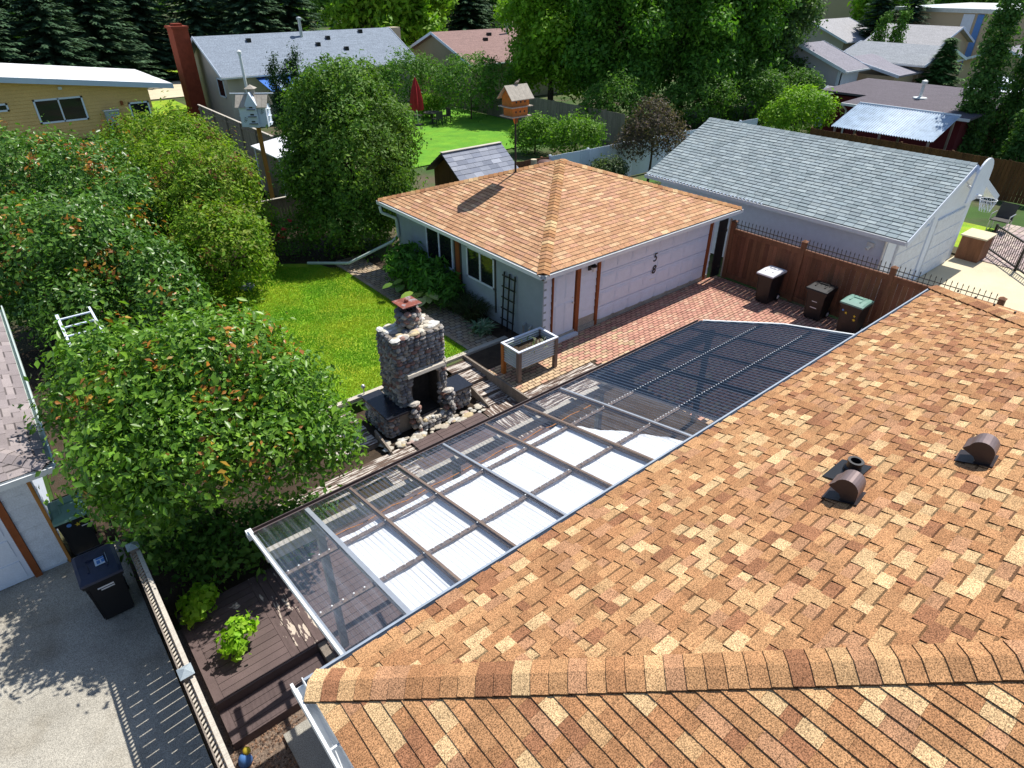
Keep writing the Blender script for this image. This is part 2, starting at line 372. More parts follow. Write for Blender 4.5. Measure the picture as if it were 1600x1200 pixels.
for k in range(11):
    g = MB(); y = HY1 - .12 - k * .55; g.box(HX0 - .14, HX0, y, y + .02, HZ - .035, HZ - .022); g.build('gutter_hanger', M['gutter'], gt2)
g = MB(); g.path([(HX0 - .09 + .03 * math.sin(k * 1.3), HY1 - k * .3, HZ - .08 + .02 * math.sin(k)) for k in range(9)], .005, 5); g.build('cable', M['gutter'], gt2)
def hz(y): return HZ + .3 * (HY1 - y)
def hood_vent(x, y):                   # curved brown roof vent, mouth towards the eave corner
    m = MB(); z = hz(y); n = 10; rad = .11; wd = .12
    pr = [(rad * math.cos(t), .10 + rad * math.sin(t)) for t in [R(a) for a in range(-20, 201, 22)]]
    d = Vector((-.1, .995, 0)); sd = Vector((.995, .1, 0))
    prof = [(.13, -.03), (.13, .15)] + [(.13 * math.cos(R(a)), .17 + .13 * math.sin(R(a))) for a in range(15, 166, 15)] + [(-.17, .15), (-.18, .13), (-.05, .08), (-.02, .04), (-.04, -.03)]
    P = lambda u, v, s_: Vector((x, y, z)) + d * (-u) + sd * s_ + Vector((0, 0, v + .02))
    a = [P(u, v, -wd) for u, v in prof]; b = [P(u, v, wd) for u, v in prof]; n = len(prof)
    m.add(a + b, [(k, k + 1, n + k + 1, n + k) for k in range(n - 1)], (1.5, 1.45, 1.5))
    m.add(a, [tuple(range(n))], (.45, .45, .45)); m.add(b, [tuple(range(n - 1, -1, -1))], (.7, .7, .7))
    ux, uy = -d, sd
    q = [Vector((x, y, 0)) + ux * i * .2 + uy * j * .19 for i, j in ((-1.0, -.8), (.8, -.8), (.8, .8), (-1.0, .8))]
    q = [Vector((p.x, p.y, hz(p.y) + .026)) for p in q]
    m.prism(q, (0, 0, .008), (.25, .25, .3))
    m.build('roof_vent', M['vent'], hroof)
hood_vent(6.36, 1.74); hood_vent(7.88, .98)
m = MB(); x, y = 6.95, 1.93; z = hz(y)
m.lathe([(.11, -.02), (.11, .03), (.085, .05), (.08, .12), (.092, .12), (.092, .145), (.06, .145), (.055, .02)], (x, y, z + .02), 18)
q = [(x - .33, y - .14), (x + .17, y - .14), (x + .17, y + .2), (x - .33, y + .2)]; m.prism([(a, b, hz(b) + .026) for a, b in q], (0, 0, .008)); m.build('vent_pipe', M['bin'], hroof)
lx = MB()
for k in range(7):                       # small clips along the far hip
    t = .5 + k * .42; lx.box(HX1 - t + .17, HX1 - t + .21, HY1 - t, HY1 - t + .03, HZ + .3 * t + .02, HZ + .3 * t + .06)
lx.build('light_clip', M['black'], hroof)

# ---------------------------------------------------------------- the detached garage
gar = thing('garage', 'white garage numbered 58 under a tan pyramid hip roof', 'garage', (10.6, 11.55, 0))
GX0, GX1, GY0, GY1, GZ = 10.25, 19.0, 11.18, 19.6, 2.4
ap = (14.65, 15.3, 3.82)
k00, k10, k11, k01 = (GX0, GY0, GZ), (GX1, GY0, GZ), (GX1, GY1, GZ), (GX0, GY1, GZ)
F = [[k00, k10, ap], [k10, k11, ap], [k11, k01, ap], [k01, k00, ap]]
groof = roofbase(F, [k00, k10, k11, k01], .17).build('roof', M['underlay'], gar)
emit(sum([shingles(f, PEACH, 20 + i, wlo=.2, whi=.42, t0=.012, t1=.018, teeth=False, gap=.008) for i, f in enumerate(F)], []), 'shingle', M['shingle'], groof)
for i, (k, d1, d2) in enumerate(((k00, (0, -1, -.33), (-1, 0, -.33)), (k10, (0, -1, -.33), (1, 0, -.33)), (k01, (0, 1, -.33), (-1, 0, -.33)), (k11, (0, 1, -.33), (1, 0, -.33)))):
    for m in caps(k, ap, d1, d2, TAN, 30 + i, .17, .17, .02, .02): m.build('hip_cap', M['shingle'], groof)
for a, b, nn in ((k00, k01, (-1, 0, 0)), (k00, k10, (0, -1, 0))):
    g = MB(); gutter(g, (a[0], a[1], GZ - .02), (b[0], b[1], GZ - .02), nn, .10, .10); g.build('gutter', M['gutter'], gar)
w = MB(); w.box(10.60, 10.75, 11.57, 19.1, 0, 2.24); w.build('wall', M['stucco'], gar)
w = MB(); w.box(10.75, 18.27, 18.95, 19.1, 0, 2.24).box(18.12, 18.27, 11.75, 18.95, 0, 2.24).box(10.75, 18.27, 11.6, 11.75, 0, 2.24); w.build('wall', M['dirtywhite'], gar)
fl = MB(); fl.box(10.66, 18.25, 11.53, 11.6, 0, .16); fl.build('foundation', M['concrete'], gar)
def clap(x0, x1, z0, z1, n):
    h = (z1 - z0) / n
    for k in range(n):
        m = MB(); a, b = z0 + k * h, z0 + (k + 1) * h - .016
        m.hexa([(x0, 11.555, a), (x1, 11.555, a), (x1, 11.6, a), (x0, 11.6, a), (x0, 11.575, b), (x1, 11.575, b), (x1, 11.6, b), (x0, 11.6, b)]); m.build('siding_board', M['white'], gar)
clap(10.627, 10.93, .17, 2.2, 9); clap(12.0, 12.68, .42, 2.2, 8); clap(18.12, 18.28, .17, 2.2, 9)
m = MB(); m.box(12.0, 12.68, 11.56, 11.6, .16, .41); m.build('base_panel', M['concrete'], gar)
m = MB(); m.box(10.585, 10.625, 11.535, 11.6, 0, 2.22); m.build('corner_board', M['stucco'], gar)
d = MB(); d.box(10.98, 11.80, 11.55, 11.6, .1, 2.08)
door = d.build('door', M['white'], gar)
for a, b, z0, z1 in ((11.06, 11.36, 1.25, 1.98), (11.43, 11.73, 1.25, 1.98), (11.06, 11.36, .22, 1.12), (11.43, 11.73, .22, 1.12)):
    m = MB(); m.box(a, b, 11.541, 11.55, z0, z1); m.box(a + .03, b - .03, 11.536, 11.541, z0 + .03, z1 - .03); m.build('door_panel', M['white'], door)
m = MB(); m.tube((11.73, 11.55, 1.05), (11.73, 11.49, 1.05), .028, .03, 10); m.tube((11.73, 11.55, 1.2), (11.73, 11.53, 1.2), .022, .022, 10); m.build('door_knob', M['metal'], door)
m = MB(); m.box(10.9, 11.9, 11.40, 11.545, 0, .09); m.build('door_sill', M['dirtywhite'], gar)
for x0, x1 in ((10.94, 10.975), (11.85, 11.99), (12.69, 12.79), (17.98, 18.11)):
    m = MB(); m.box(x0, x1, 11.515, 11.6, .02, 2.21); m.build('trim_board', M['trim'], gar)
od = MB(); od.box(12.8, 17.97, 11.575, 11.6, .02, 2.2); gd = od.build('garage_door', M['white'], gar)
for k in range(4):
    z0 = .03 + k * .54
    m = MB(); m.box(12.81, 17.96, 11.545, 11.575, z0, z0 + .518)
    for j in range(8):
        a = 12.87 + j * .635; m.box(a, a + .57, 11.532, 11.545, z0 + .07, z0 + .45); m.box(a + .05, a + .52, 11.524, 11.532, z0 + .12, z0 + .40)
    m.build('door_section', M['white'], gd)
def textmesh(txt, size, name, mat_, parent, mtx, ext=.006):
    cu = bpy.data.curves.new(name, 'FONT'); cu.body = txt; cu.size = size; cu.extrude = ext; cu.align_x = 'CENTER'; cu.align_y = 'CENTER'; cu.shear = .18
    ob = bpy.data.objects.new(name, cu); COL.objects.link(ob); dg = bpy.context.evaluated_depsgraph_get(); dg.update()
    me = bpy.data.meshes.new_from_object(ob.evaluated_get(dg)); bpy.data.objects.remove(ob)
    me.transform(mtx); at = me.attributes.new('Col', 'FLOAT_COLOR', 'FACE'); at.data.foreach_set('color', [1.0] * 4 * len(me.polygons))
    me.materials.clear(); me.materials.append(mat_)
    o = bpy.data.objects.new(name, me); COL.objects.link(o); o.parent = parent; me.transform(Matrix.Translation(-worg(parent))); WO[o.name] = worg(parent)
    return o
for ch, z in (('5', 1.52), ('8', 1.12)):
    textmesh(ch, .38, 'house_number', M['black'], gar, Matrix.Translation((15.22, 11.512, z)) @ Matrix.Rotation(R(90), 4, 'X'))
m = MB(); m.box(15.1, 15.34, 11.510, 11.523, .80, .84); m.build('number_plate', M['gutter'], gar)
lp = MB(); lp.box(12.3, 12.42, 11.52, 11.56, 1.86, 2.05).bar((12.36, 11.53, 2.0), (12.36, 11.40, 2.06), .03, .03).lathe([(.09, 0), (.10, .03), (.02, .10)], (12.36, 11.40, 2.0), 10)
lo = lp.build('wall_lamp', M['black'], gar)
m = MB(); m.lathe([(.045, -.14), (.07, -.02), (.065, 0)], (12.36, 11.40, 2.0), 10); m.build('lamp_glass', M['bingrey'], lo)
def win(parent, y0, y1, z0, z1, x=10.6, n=2):
    f = MB()
    for a, b, c, e in ((y0, y1, z0, z0 + .06), (y0, y1, z1 - .06, z1), (y0, y0 + .06, z0, z1), (y1 - .06, y1, z0, z1)): f.box(x - .03, x - .001, a, b, c, e)
    for k in range(1, n):
        ym = y0 + (y1 - y0) * k / n; f.box(x - .034, x - .002, ym - .035, ym + .035, z0 + .01, z1 - .01)
    fr = f.build('window', M['dirtywhite'], parent)
    for k in range(n):
        a = y0 + (y1 - y0) * k / n; b = y0 + (y1 - y0) * (k + 1) / n
        m = MB(); m.box(x - .014, x - .003, a + .03, b - .03, z0 + .05, z1 - .05); m.build('pane', M['glass'], fr)
win(gar, 15.75, 17.25, .95, 2.1); win(gar, 13.65, 15.02, 1.02, 2.02)
for y in (15.3, 15.62, 13.58):
    m = MB(); m.box(10.575, 10.599, y, y + .06, .3, 2.2); m.build('batten', M['darktrim'], gar)
m = MB(); m.box(10.55, 10.599, 15.36, 15.56, .5, 2.15); m.build('shutter_board', M['trim'], gar)
ds = MB(); ds.path([(10.12, 19.35, 2.26), (10.14, 19.3, 2.05), (10.52, 19.0, 1.85), (10.53, 18.98, 1.25), (10.35, 19.1, 1.05), (9.0, 20.0, .30), (8.05, 21.35, .13)], .052, 8)
ds.build('downspout', M['guttergreen'], gar)
# ---------------------------------------------------------------- ground, lawns, slabs
LOW = -.66
g = MB()
xs = [-600, -.05, 8.6, 600]
g.add([(-600, -600, LOW), (-.05, -600, LOW), (-.05, 26, LOW), (-600, 26, LOW)], [(0, 1, 2, 3)])
g.add([(-.05, -600, LOW), (8.6, -600, LOW), (8.6, 12.45, LOW), (-.05, 12.45, LOW)], [(0, 1, 2, 3)])
g.add([(8.6, -600, -.06), (600, -600, -.06), (600, 12.45, -.06), (8.6, 12.45, -.06)], [(0, 1, 2, 3)])
g.add([(-.05, 12.45, -.06), (600, 12.45, -.06), (600, 26, -.06), (-.05, 26, -.06)], [(0, 1, 2, 3)])
g.add([(-600, 26, -.06), (600, 26, -.06), (600, 900, -.06), (-600, 900, -.06)], [(0, 1, 2, 3)])
g.add([(-.05, 12.45, LOW), (8.6, 12.45, LOW), (8.6, 12.45, -.06), (-.05, 12.45, -.06)], [(0, 1, 2, 3)])
g.add([(8.6, 12.45, LOW), (8.6, -600, LOW), (8.6, -600, -.06), (8.6, 12.45, -.06)], [(0, 1, 2, 3)])
g.add([(-.05, 26, LOW), (-.05, 12.45, LOW), (-.05, 12.45, -.06), (-.05, 26, -.06)], [(0, 1, 2, 3)])
g.add([(-600, 26, LOW), (-.05, 26, LOW), (-.05, 26, -.06), (-600, 26, -.06)], [(0, 1, 2, 3)])
struct('ground', g, M['ground'])
def grass(parent, xr, yr, n, h, seed, z=0, inside=None, base=((.20, .40, .02), (.38, .46, .03), (.13, .33, .015))):
    r = np.random.default_rng(seed); x = r.uniform(*xr, n); y = r.uniform(*yr, n)
    if inside is not None:
        k = inside(x, y); x, y = x[k], y[k]; n = len(x)
    a = r.uniform(0, 2 * np.pi, n); hh = h * r.uniform(.6, 1.3, n); w = .006 + .006 * r.random(n)
    lean = r.normal(0, .5, (n, 2)) * hh[:, None]
    p0 = np.stack([x - np.cos(a) * w, y - np.sin(a) * w, np.full(n, z)], 1); p1 = np.stack([x + np.cos(a) * w, y + np.sin(a) * w, np.full(n, z)], 1)
    p2 = np.stack([x + lean[:, 0], y + lean[:, 1], z + hh], 1)
    v = np.stack([p0, p1, p2], 1).reshape(-1, 3); f = np.arange(3 * n).reshape(-1, 3)
    pt = .5 + .5 * np.sin(x * 1.7 + 1.3 * np.sin(y * 1.1)) * np.sin(y * 1.9 + np.sin(x * .8)); pt = np.clip(pt + r.normal(0, .25, n), 0, 1)
    b = np.array(base); c = np.where(pt[:, None] > .62, b[1], b[0]); c = np.where((pt < .25)[:, None], b[2], c) * r.uniform(.75, 1.3, (n, 1))
    o = npmesh('grass', v, f, c, M['blade'], parent); o['kind'] = 'stuff'; return o
g = MB(); g.add([(3.2, 12.62, .0), (8.88, 12.62, .0), (8.88, 19.8, 0), (8.4, 21.4, 0), (6.9, 22.6, 0), (4.6, 21.6, 0), (3.2, 20.0, 0)], [tuple(range(7))])
lawn = struct('lawn', g, M['lawn'])
grass(lawn, (3.2, 8.88), (12.62, 22.4), 130000, .045, 3, 0, lambda x, y: y < 22.6 - np.abs(x - 6.5) * .9)
g = MB(); g.add([(18.0, 31.0, .0), (31.5, 31.5, .0), (31.5, 45.0, 0), (18.0, 45, 0)], [(0, 1, 2, 3)]); lb = struct('back_lawn', g, M['lawn2'])
g = MB(); g.add([(11.0, 56, .0), (15.0, 57, .0), (15.0, 64, 0), (11, 64, 0)], [(0, 1, 2, 3)]); struct('side_lawn', g, M['lawn'])
g = MB(); g.add([(16.0, 78, .0), (40.0, 78, .0), (40.0, 100, 0), (16, 100, 0)], [(0, 1, 2, 3)]); struct('street_lawn', g, M['lawn'])
g = MB(); g.add([(5, 65, .01), (60, 65, .01), (60, 76, .01), (5, 76, .01)], [(0, 1, 2, 3)]); struct('street', g, M['slab'])
g = MB(); g.add([(27.5, 6.2, .0), (36.4, 6.2, .0), (36.4, 12.4, 0), (27.5, 12.4, 0)], [(0, 1, 2, 3)]); struct('neighbour_lawn', g, M['ground'])
g = MB(); g.add([(28.3, 7.0, .004), (31.8, 7.0, .004), (31.8, 9.4, .004), (28.3, 9.4, .004)], [(0, 1, 2, 3)]); struct('neighbour_turf', g, M['lawn'])
g = MB(); g.box(-14, -.32, -20, 11.75, LOW - .1, -.5); struct('driveway', g, M['concrete'])
g = MB(); g.box(19.2, 27.4, -4, 6.9, -.1, -.004); struct('concrete_pad', g, M['slab'])
g = MB(); g.box(.62, 2.6, 2.4, 6.05, LOW - .1, -.58); struct('concrete_slab', g, M['concrete'])
g = MB(); g.add([(-.31, -6, -.645), (2, -6, -.645), (2, 8.95, -.645), (-.31, 8.95, -.645)], [(0, 1, 2, 3)]); gr = struct('gravel_bed', g, M['gravel'])
pb = MB(); rr = random.Random(4)
for k in range(2600):
    x, y = rr.uniform(-.28, .9), rr.uniform(3.6, 6.5); s = rr.uniform(.008, .022); c = rr.choice([(1.6, 1.3, 1.1), (1, .9, .85), (.6, .55, .55), (2, 1.8, 1.6)])
    pb.add([(x - s, y - s, -.645), (x + s, y - s * .7, -.645), (x + s * .8, y + s, -.645), (x - s, y + s * .8, -.645), (x, y, -.645 + s * 1.2)], [(0, 1, 4), (1, 2, 4), (2, 3, 4), (3, 0, 4)], c)
o = pb.build('pebbles', M['gravel'], gr); o['kind'] = 'stuff'
g = MB(); g.add([(10.0, 12.3, -.01), (10.6, 12.3, -.01), (10.6, 19.4, -.01), (10.0, 19.4, -.01)], [(0, 1, 2, 3)]); struct('planting_bed', g, M['soil'])
g = MB(); g.add([(8.66, 11.50, -.012), (10.6, 11.50, -.012), (10.6, 12.5, -.012), (8.66, 12.5, -.012)], [(0, 1, 2, 3)]); struct('corner_bed', g, M['soil'])
g = MB(); g.add([(-.33, 8.9, -.45), (4.5, 8.9, -.45), (5.0, 12.4, -.3), (-.33, 12.4, -.3)], [(0, 1, 2, 3)]); g.add([(-1.15, 12.0, -.645), (-.06, 12.0, -.645), (-.06, 22, -.645), (-1.15, 22, -.645)], [(0, 1, 2, 3)]); g.add([(3.9, 9.0, -.36), (8.59, 9.0, -.36), (8.59, 12.44, -.36), (3.9, 12.44, -.36)], [(0, 1, 2, 3)]); g.add([(-.04, 12.46, -.03), (3.25, 12.46, -.03), (3.25, 25, -.03), (-.04, 25, -.03)], [(0, 1, 2, 3)]); g.add([(3.25, 19.6, -.03), (10.5, 19.6, -.035), (10.5, 25.9, -.035), (3.25, 25.9, -.03)], [(0, 1, 2, 3)]); struct('shrub_bed', g, M['soil'])

# ---------------------------------------------------------------- pavers
RED = [((.52, .27, .20), 5), ((.54, .30, .21), 4), ((.48, .24, .18), 4), ((.56, .35, .25), 2)]
GOLD = [((.56, .40, .25), 5), ((.52, .36, .22), 3), ((.52, .31, .21), 3)]
BUFF = [((.40, .31, .21), 5), ((.33, .25, .18), 4), ((.36, .30, .24), 3)]
def paver_field(x0, x1, y0, y1, lx, ly, z, pal, seed, skip=None, bond=True):
    rr = random.Random(seed); out = []; j = 0; y = y0
    while y < y1 - .02:
        x = x0 - (lx / 2 if (bond and j % 2) else 0); j += 1
        while x < x1 - .02:
            a, b = max(x, x0), min(x + lx, x1); c = (a + b) / 2; x += lx
            if b - a < .03 or (skip and skip(c, y)): continue
            m = MB(); p = pal(c, y) if callable(pal) else pal
            e = .006; zt = z + rr.uniform(-.003, .003); bv = .008
            a += e / 2; b -= e / 2; y_0, y_1 = y + e / 2, min(y + ly, y1) - e / 2
            col = pick(p, rr)
            m.add([(a, y_0, zt - .02), (b, y_0, zt - .02), (b, y_1, zt - .02), (a, y_1, zt - .02), (a + bv, y_0 + bv, zt), (b - bv, y_0 + bv, zt), (b - bv, y_1 - bv, zt), (a + bv, y_1 - bv, zt)],
                  [(4, 5, 6, 7), (0, 1, 5, 4), (1, 2, 6, 5), (2, 3, 7, 6), (3, 0, 4, 7)], [col] + [tuple(v * .35 for v in col)] * 4)
            out.append(m)
        y += ly
    return out
g = MB(); g.box(8.65, 18.75, 3.5, 11.55, -.1, -.016); pv = struct('paver_patio', g, M['soil'])
emit(paver_field(8.66, 18.72, 3.6, 11.53, .225, .112, .004, lambda x, y: GOLD if x < 10.6 and y < 10.9 else (RED if random.random() < min(1, (x - 9.5) / 4) else GOLD), 11,
                 lambda x, y: x < 11.2 and y < 10.05), 'paver', M['paver'], pv)
g = MB(); g.box(8.9, 10.0, 12.6, 21.2, -.1, -.016); pw = struct('garden_walk', g, M['soil'])
emit(paver_field(9.02, 9.98, 12.72, 21.2, .2, .16, .004, BUFF, 12) , 'paver', M['paver'], pw)
for k in range(27):                         # pale edging blocks between walk and lawn
    m = MB(); y = 12.74 + k * .31; m.box(8.89, 9.01, y, y + .30, -.03, .02, pick(BUFF, random)); m.build('edging_block', M['paver'], pw)
m = MB(); m.box(8.0, 10.2, 12.56, 12.71, -.3, .02); m.build('edging_timber', M['timber'], pw)
g = MB(); g.box(27.45, 33, 3, 6.9, -.1, -.016); ps = struct('stone_patio', g, M['soil'])
emit(paver_field(27.46, 33, 3, 6.9, .42, .2, .004, [((.44, .34, .32), 3), ((.50, .41, .36), 3), ((.38, .30, .29), 2)], 13), 'paver', M['paver'], ps)
et = thing('lawn_edging', 'pale timber edging along the near end of the lawn', 'edging', (3.2, 12.5, -.3))
m = MB(); m.box(3.2, 8.0, 12.48, 12.615, -.3, .03); m.build('edging_timber', M['timber'], et)

# ---------------------------------------------------------------- the low deck, its steps and tiles
DZ = -.30
deck = thing('deck', 'brown board deck under and beside the patio cover with peeling paint', 'deck', (0, 6.35, LOW))
fr = MB(); fr.box(.02, 8.6, 6.94, 8.95, LOW, DZ - .032); fr.box(1.62, 8.6, 3.42, 6.95, LOW, DZ - .033); fr.box(4.6, 8.6, 8.94, 10.4, LOW, DZ - .031); fr.build('joist_frame', M['oldwood'], deck)
bl = []
def boards_x(x0, x1, y0, y1, w, mat_, z=DZ, gap=.008):
    y = y0
    while y < y1 - .03:
        m = MB(); b = min(y + w, y1); m.box(x0, x1, y + gap / 2, b - gap / 2, z - .03, z + random.uniform(-.002, .002), (random.uniform(.9, 1.1),) * 3); m.build('board', mat_, deck); y += w
def boards_y(x0, x1, y0, y1, w, mat_, z=DZ, gap=.008):
    x = x0
    while x < x1 - .03:
        m = MB(); b = min(x + w, x1); m.box(x + gap / 2, b - gap / 2, y0, y1, z - .03, z + random.uniform(-.002, .002), (random.uniform(.9, 1.1),) * 3); m.build('board', mat_, deck); x += w
boards_y(.0, .14, 6.95, 8.95, .14, M['deck']); boards_x(.14, 1.2, 6.95, 8.95, .14, M['deck']); boards_y(1.2, 1.76, 6.95, 8.95, .14, M['peelsome'])
boards_x(1.76, 8.62, 3.45, 9.0, .14, M['deck']); boards_x(4.55, 5.3, 9.0, 9.8, .14, M['peeled']); boards_x(5.3, 7.62, 9.0, 9.82, .14, M['deck'])
boards_x(2.4, 5.55, 9.82, 10.5, .11, M['peeled']); boards_y(7.64, 8.62, 9.0, 10.5, .11, M['peeledv'])
m = MB(); m.box(.0, 1.6, 6.915, 6.945, LOW, DZ - .002); m.build('riser', M['deck'], deck)
for k, (y0, y1, z) in enumerate(((6.33, 6.91, -.47),)):
    boards_y(.0, .13, y0, y1, .13, M['deck'], z); boards_x(.13, 1.6, y0, y1, .145, M['deck'], z); m = MB(); m.box(.0, 1.6, y0 - .03, y0, LOW, z - .002); m.build('riser', M['deck'], deck)
wb = thing('weathered_boardwalk', 'strip of grey peeling boards between red pavers and patio cover', 'boardwalk', (8.62, 9.0, -.1))
for k in range(9):
    m = MB(); y = 8.95 + k * .123; x1 = 11.3 if k > 3 else 10.6; m.box(8.64, x1 - .25 * (k > 6), y, y + .112, -.06, .012 + random.uniform(-.002, .002)); m.build('board', M['peeled'], wb)
m = MB(); m.box(8.59, 8.64, 8.95, 12.55, -.34, .03); m.build('edge_board', M['oldwood'], wb)
stp = thing('garden_steps', 'weathered grey plank steps going down beside the stone fireplace', 'steps', (7.95, 10.5, DZ))
for k, (y0, y1, z) in enumerate(((12.1, 12.54, -.075), (11.5, 12.08, -.15), (10.9, 11.48, -.225), (10.52, 10.88, -.285))):
    n = 4; w_ = (y1 - y0) / n
    for j in range(n):
        m = MB(); m.box(7.9 - .12 * (k == 3), 8.62 + .12 * (k < 2), y0 + j * w_, y0 + (j + 1) * w_ - .012, z - .035, z); m.build('tread_board', M['peeled'], stp)
    m = MB(); m.box(7.9, 8.62, y0 - .002, y0 + .02, DZ - .3, z - .036); m.build('riser', M['oldwood'], stp)
m = MB(); m.prism([(7.86, 10.45, DZ), (7.86, 11.2, DZ), (7.86, 11.2, -.02), (7.86, 10.45, -.24)], (.045, 0, 0)); m.build('stringer', M['oldwood'], stp)
st2 = thing('side_steps', 'weathered grey plank steps left of the fireplace near the leafy bush', 'steps', (4.0, 10.5, DZ))
for k, (y0, y1, z) in enumerate(((12.0, 12.46, -.09), (11.45, 11.98, -.16), (10.9, 11.43, -.22))):
    for j in range(3):
        w_ = (y1 - y0) / 3; m = MB(); m.box(3.9, 5.0, y0 + j * w_, y0 + (j + 1) * w_ - .012, z - .035, z); m.build('tread_board', M['peeled'], st2)
    m = MB(); m.box(3.9, 5.0, y0, y0 + .02, DZ - .3, z - .036); m.build('riser', M['oldwood'], st2)
m = MB(); m.prism([(5.02, 10.4, DZ), (5.02, 11.1, DZ), (5.02, 11.1, -.02), (5.02, 10.4, -.22)], (.045, 0, 0)); m.build('stringer', M['oldwood'], st2)
for k in range(3):
    t = thing('deck_tile', ('leftmost', 'middle', 'rightmost')[k] + ' of three square brown plank tiles before the fireplace', 'tile', (5.6 + k * .66, 9.84, DZ), group='plank tiles before the fireplace')
    for j in range(5):
        m = MB(); m.box(5.6 + k * .66, 6.245 + k * .66, 9.84 + j * .122, 9.84 + j * .122 + .114, DZ + .006, DZ + .03); m.build('slat', M['deck'], t)

# ---------------------------------------------------------------- patio cover
pc = thing('patio_cover', 'lean-to patio cover of clear and smoke-tinted corrugated sheets', 'patio cover', (1.2, 6.9, DZ))
PY0, PY1, PZ1 = 4.06, 6.97, 2.42
def pz(y): return PZ1 + .2 * (PY1 - y)
def sheet(x0, x1, mat_, yend=None, name='corrugated_sheet'):
    n = max(2, int(round((x1 - x0) / .0113))); v = []; f = []; yk = yend or (lambda x: (PY0, PY1 + .04))
    for i in range(n + 1):
        x = x0 + (x1 - x0) * i / n; dz = (.0125 * math.sin(2 * math.pi * x / .07)) if mat_ is M['clear'] else .0125 * math.sin(2 * math.pi * x / .1)
        a, b = yk(x)
        v += [(x, a, pz(a) + dz + .012), (x, b, pz(b) + dz + .012)]
    for i in range(n): f.append((2 * i, 2 * i + 2, 2 * i + 3, 2 * i + 1))
    m = MB(); m.add(v, f); return m.build(name, mat_, pc, smooth=True)
XR = [1.2, 1.96, 2.64, 3.46, 4.3, 5.16, 6.02, 6.9, 7.62, 8.7, 9.75, 10.75]
for a, b in zip(XR[:7], XR[1:8]): sheet(a, b + .03, M['clear'])
sheet(6.93, 7.64, M['clear'])
def xend(x):                                 # the oblique far end
    if x <= 11.2: return (PY0, PY1 + .04)
    if x <= 11.82: return (PY0, 6.97 - (x - 11.2) / .62 * 1.47)
    return (PY0, 5.5 - (x - 11.82) / .12 * 1.3)
for a, b in ((7.6, 8.72), (8.68, 9.77), (9.73, 10.77), (10.73, 11.93)): sheet(a, b, M['tinted'], xend)
for i, x in enumerate(XR):
    m = MB(); y1 = PY1; wv = .07 if i in (1, 7) else .045
    m.bar((x, PY0, pz(PY0) - .026), (x, y1, pz(y1) - .026), wv, .04); m.build('rafter', M['beam'] if i not in (0, 1, 8) else M['alum'], pc)
    if 0 < i < 8:
        m = MB(); m.bar((x, PY0, pz(PY0) + .028), (x, y1, pz(y1) + .028), .035 if i != 1 else .06, .01); m.build('cover_strip', M['alum'] if i in (1, 4, 7) else M['beam'], pc)
for y in (4.87, 5.85):
    m = MB(); m.bar((1.2, y, pz(y) - .024), (11.78, y, pz(y) - .024), .055, .028); m.build('purlin', M['beam'], pc)
    r = MB()
    for k in range(150):
        x = 1.24 + k * .068 + .017
        if x < 11.7 and (k % 2 == 0 or x > 7): r.lathe([(.011, 0), (.011, .004), (.003, .009)], (x, y, pz(y) + .02), 6)
    o = r.build('screw', M['gutter'], pc); o['kind'] = 'stuff'
m = MB(); m.bar((1.2, 6.62, 2.30), (11.1, 6.62, 2.30), .09, .18); m.build('beam', M['timber'], pc)
for x in (1.96, 4.3, 7.62, 11.0):
    m = MB(); m.box(x - .05, x + .05, 6.57, 6.67, DZ if x < 8.6 else .0, 2.21); m.build('post', M['timber'], pc)
m = MB(); m.bar((1.16, PY1 + .05, PZ1 - .03), (11.22, PY1 + .05, PZ1 - .03), .02, .075); m.bar((1.16, PY1 + .09, PZ1 - .07), (11.22, PY1 + .09, PZ1 - .07), .09, .012); m.bar((1.16, PY1 + .135, PZ1 - .04), (11.22, PY1 + .135, PZ1 - .04), .012, .07); m.build('gutter', M['vent'], pc)
m = MB(); m.bar((1.17, PY0, pz(PY0)), (1.17, PY1 + .1, pz(PY1)), .03, .07); m.box(1.13, 1.21, PY1 + .03, PY1 + .15, PZ1 - .1, PZ1 + .01); m.build('end_trim', M['gutter'], pc)
m = MB()
for a, b in (((11.2, 6.97), (11.82, 5.5)), ((11.82, 5.5), (11.94, 4.1))): m.bar((*a, pz(a[1]) + .01), (*b, pz(b[1]) + .01), .04, .05)
m.build('end_trim', M['gutter'], pc)
# white fabric drawn below the clear sheets: one sagging cloth per bay
ts = thing('shade_cloth', 'white cloth hung beneath the clear patio cover, its right end gathered', 'cloth', (2.0, 4.1, 2.6))
for i in range(1, 7):
    x0, x1 = XR[i] + .005, XR[i + 1] - .005; n = 14; nyy = 20; v = []; f = []
    for a in range(n + 1):
        for b in range(nyy + 1):
            u = a / n; t = b / nyy; y = 4.1 + t * 1.97
            if i == 6:
                y = 4.1 + t * (1.9 * (1 - .62 * u ** 1.5) * (1 + .05 * math.sin(9 * u)))
                x = x0 + (x1 - x0) * u * (1 - .35 * t)
            else: x = x0 + (x1 - x0) * u
            z = pz(y) - .062 - .022 * math.sin(math.pi * u) * (1 + .4 * math.sin(5 * t + i * 1.7)) + .005 * math.sin(13 * u + 3 * t + i * 2.1) - .006 * math.sin(7 * t + i)
            z += .012 * math.sin(40 * (u + t * .3)) * (u if i == 6 else .1)
            v.append((x, y, z))
    for a in range(n):
        for b in range(nyy): k = a * (nyy + 1) + b; f.append((k, k + nyy + 1, k + nyy + 2, k + 1))
    m = MB(); m.add(v, f); m.build('cloth_panel', M['tarp'], ts, smooth=True)
cd = thing('orange_rope', 'thin orange cord strung below the clear patio cover', 'cord', (2.1, 6.3, 2.35))
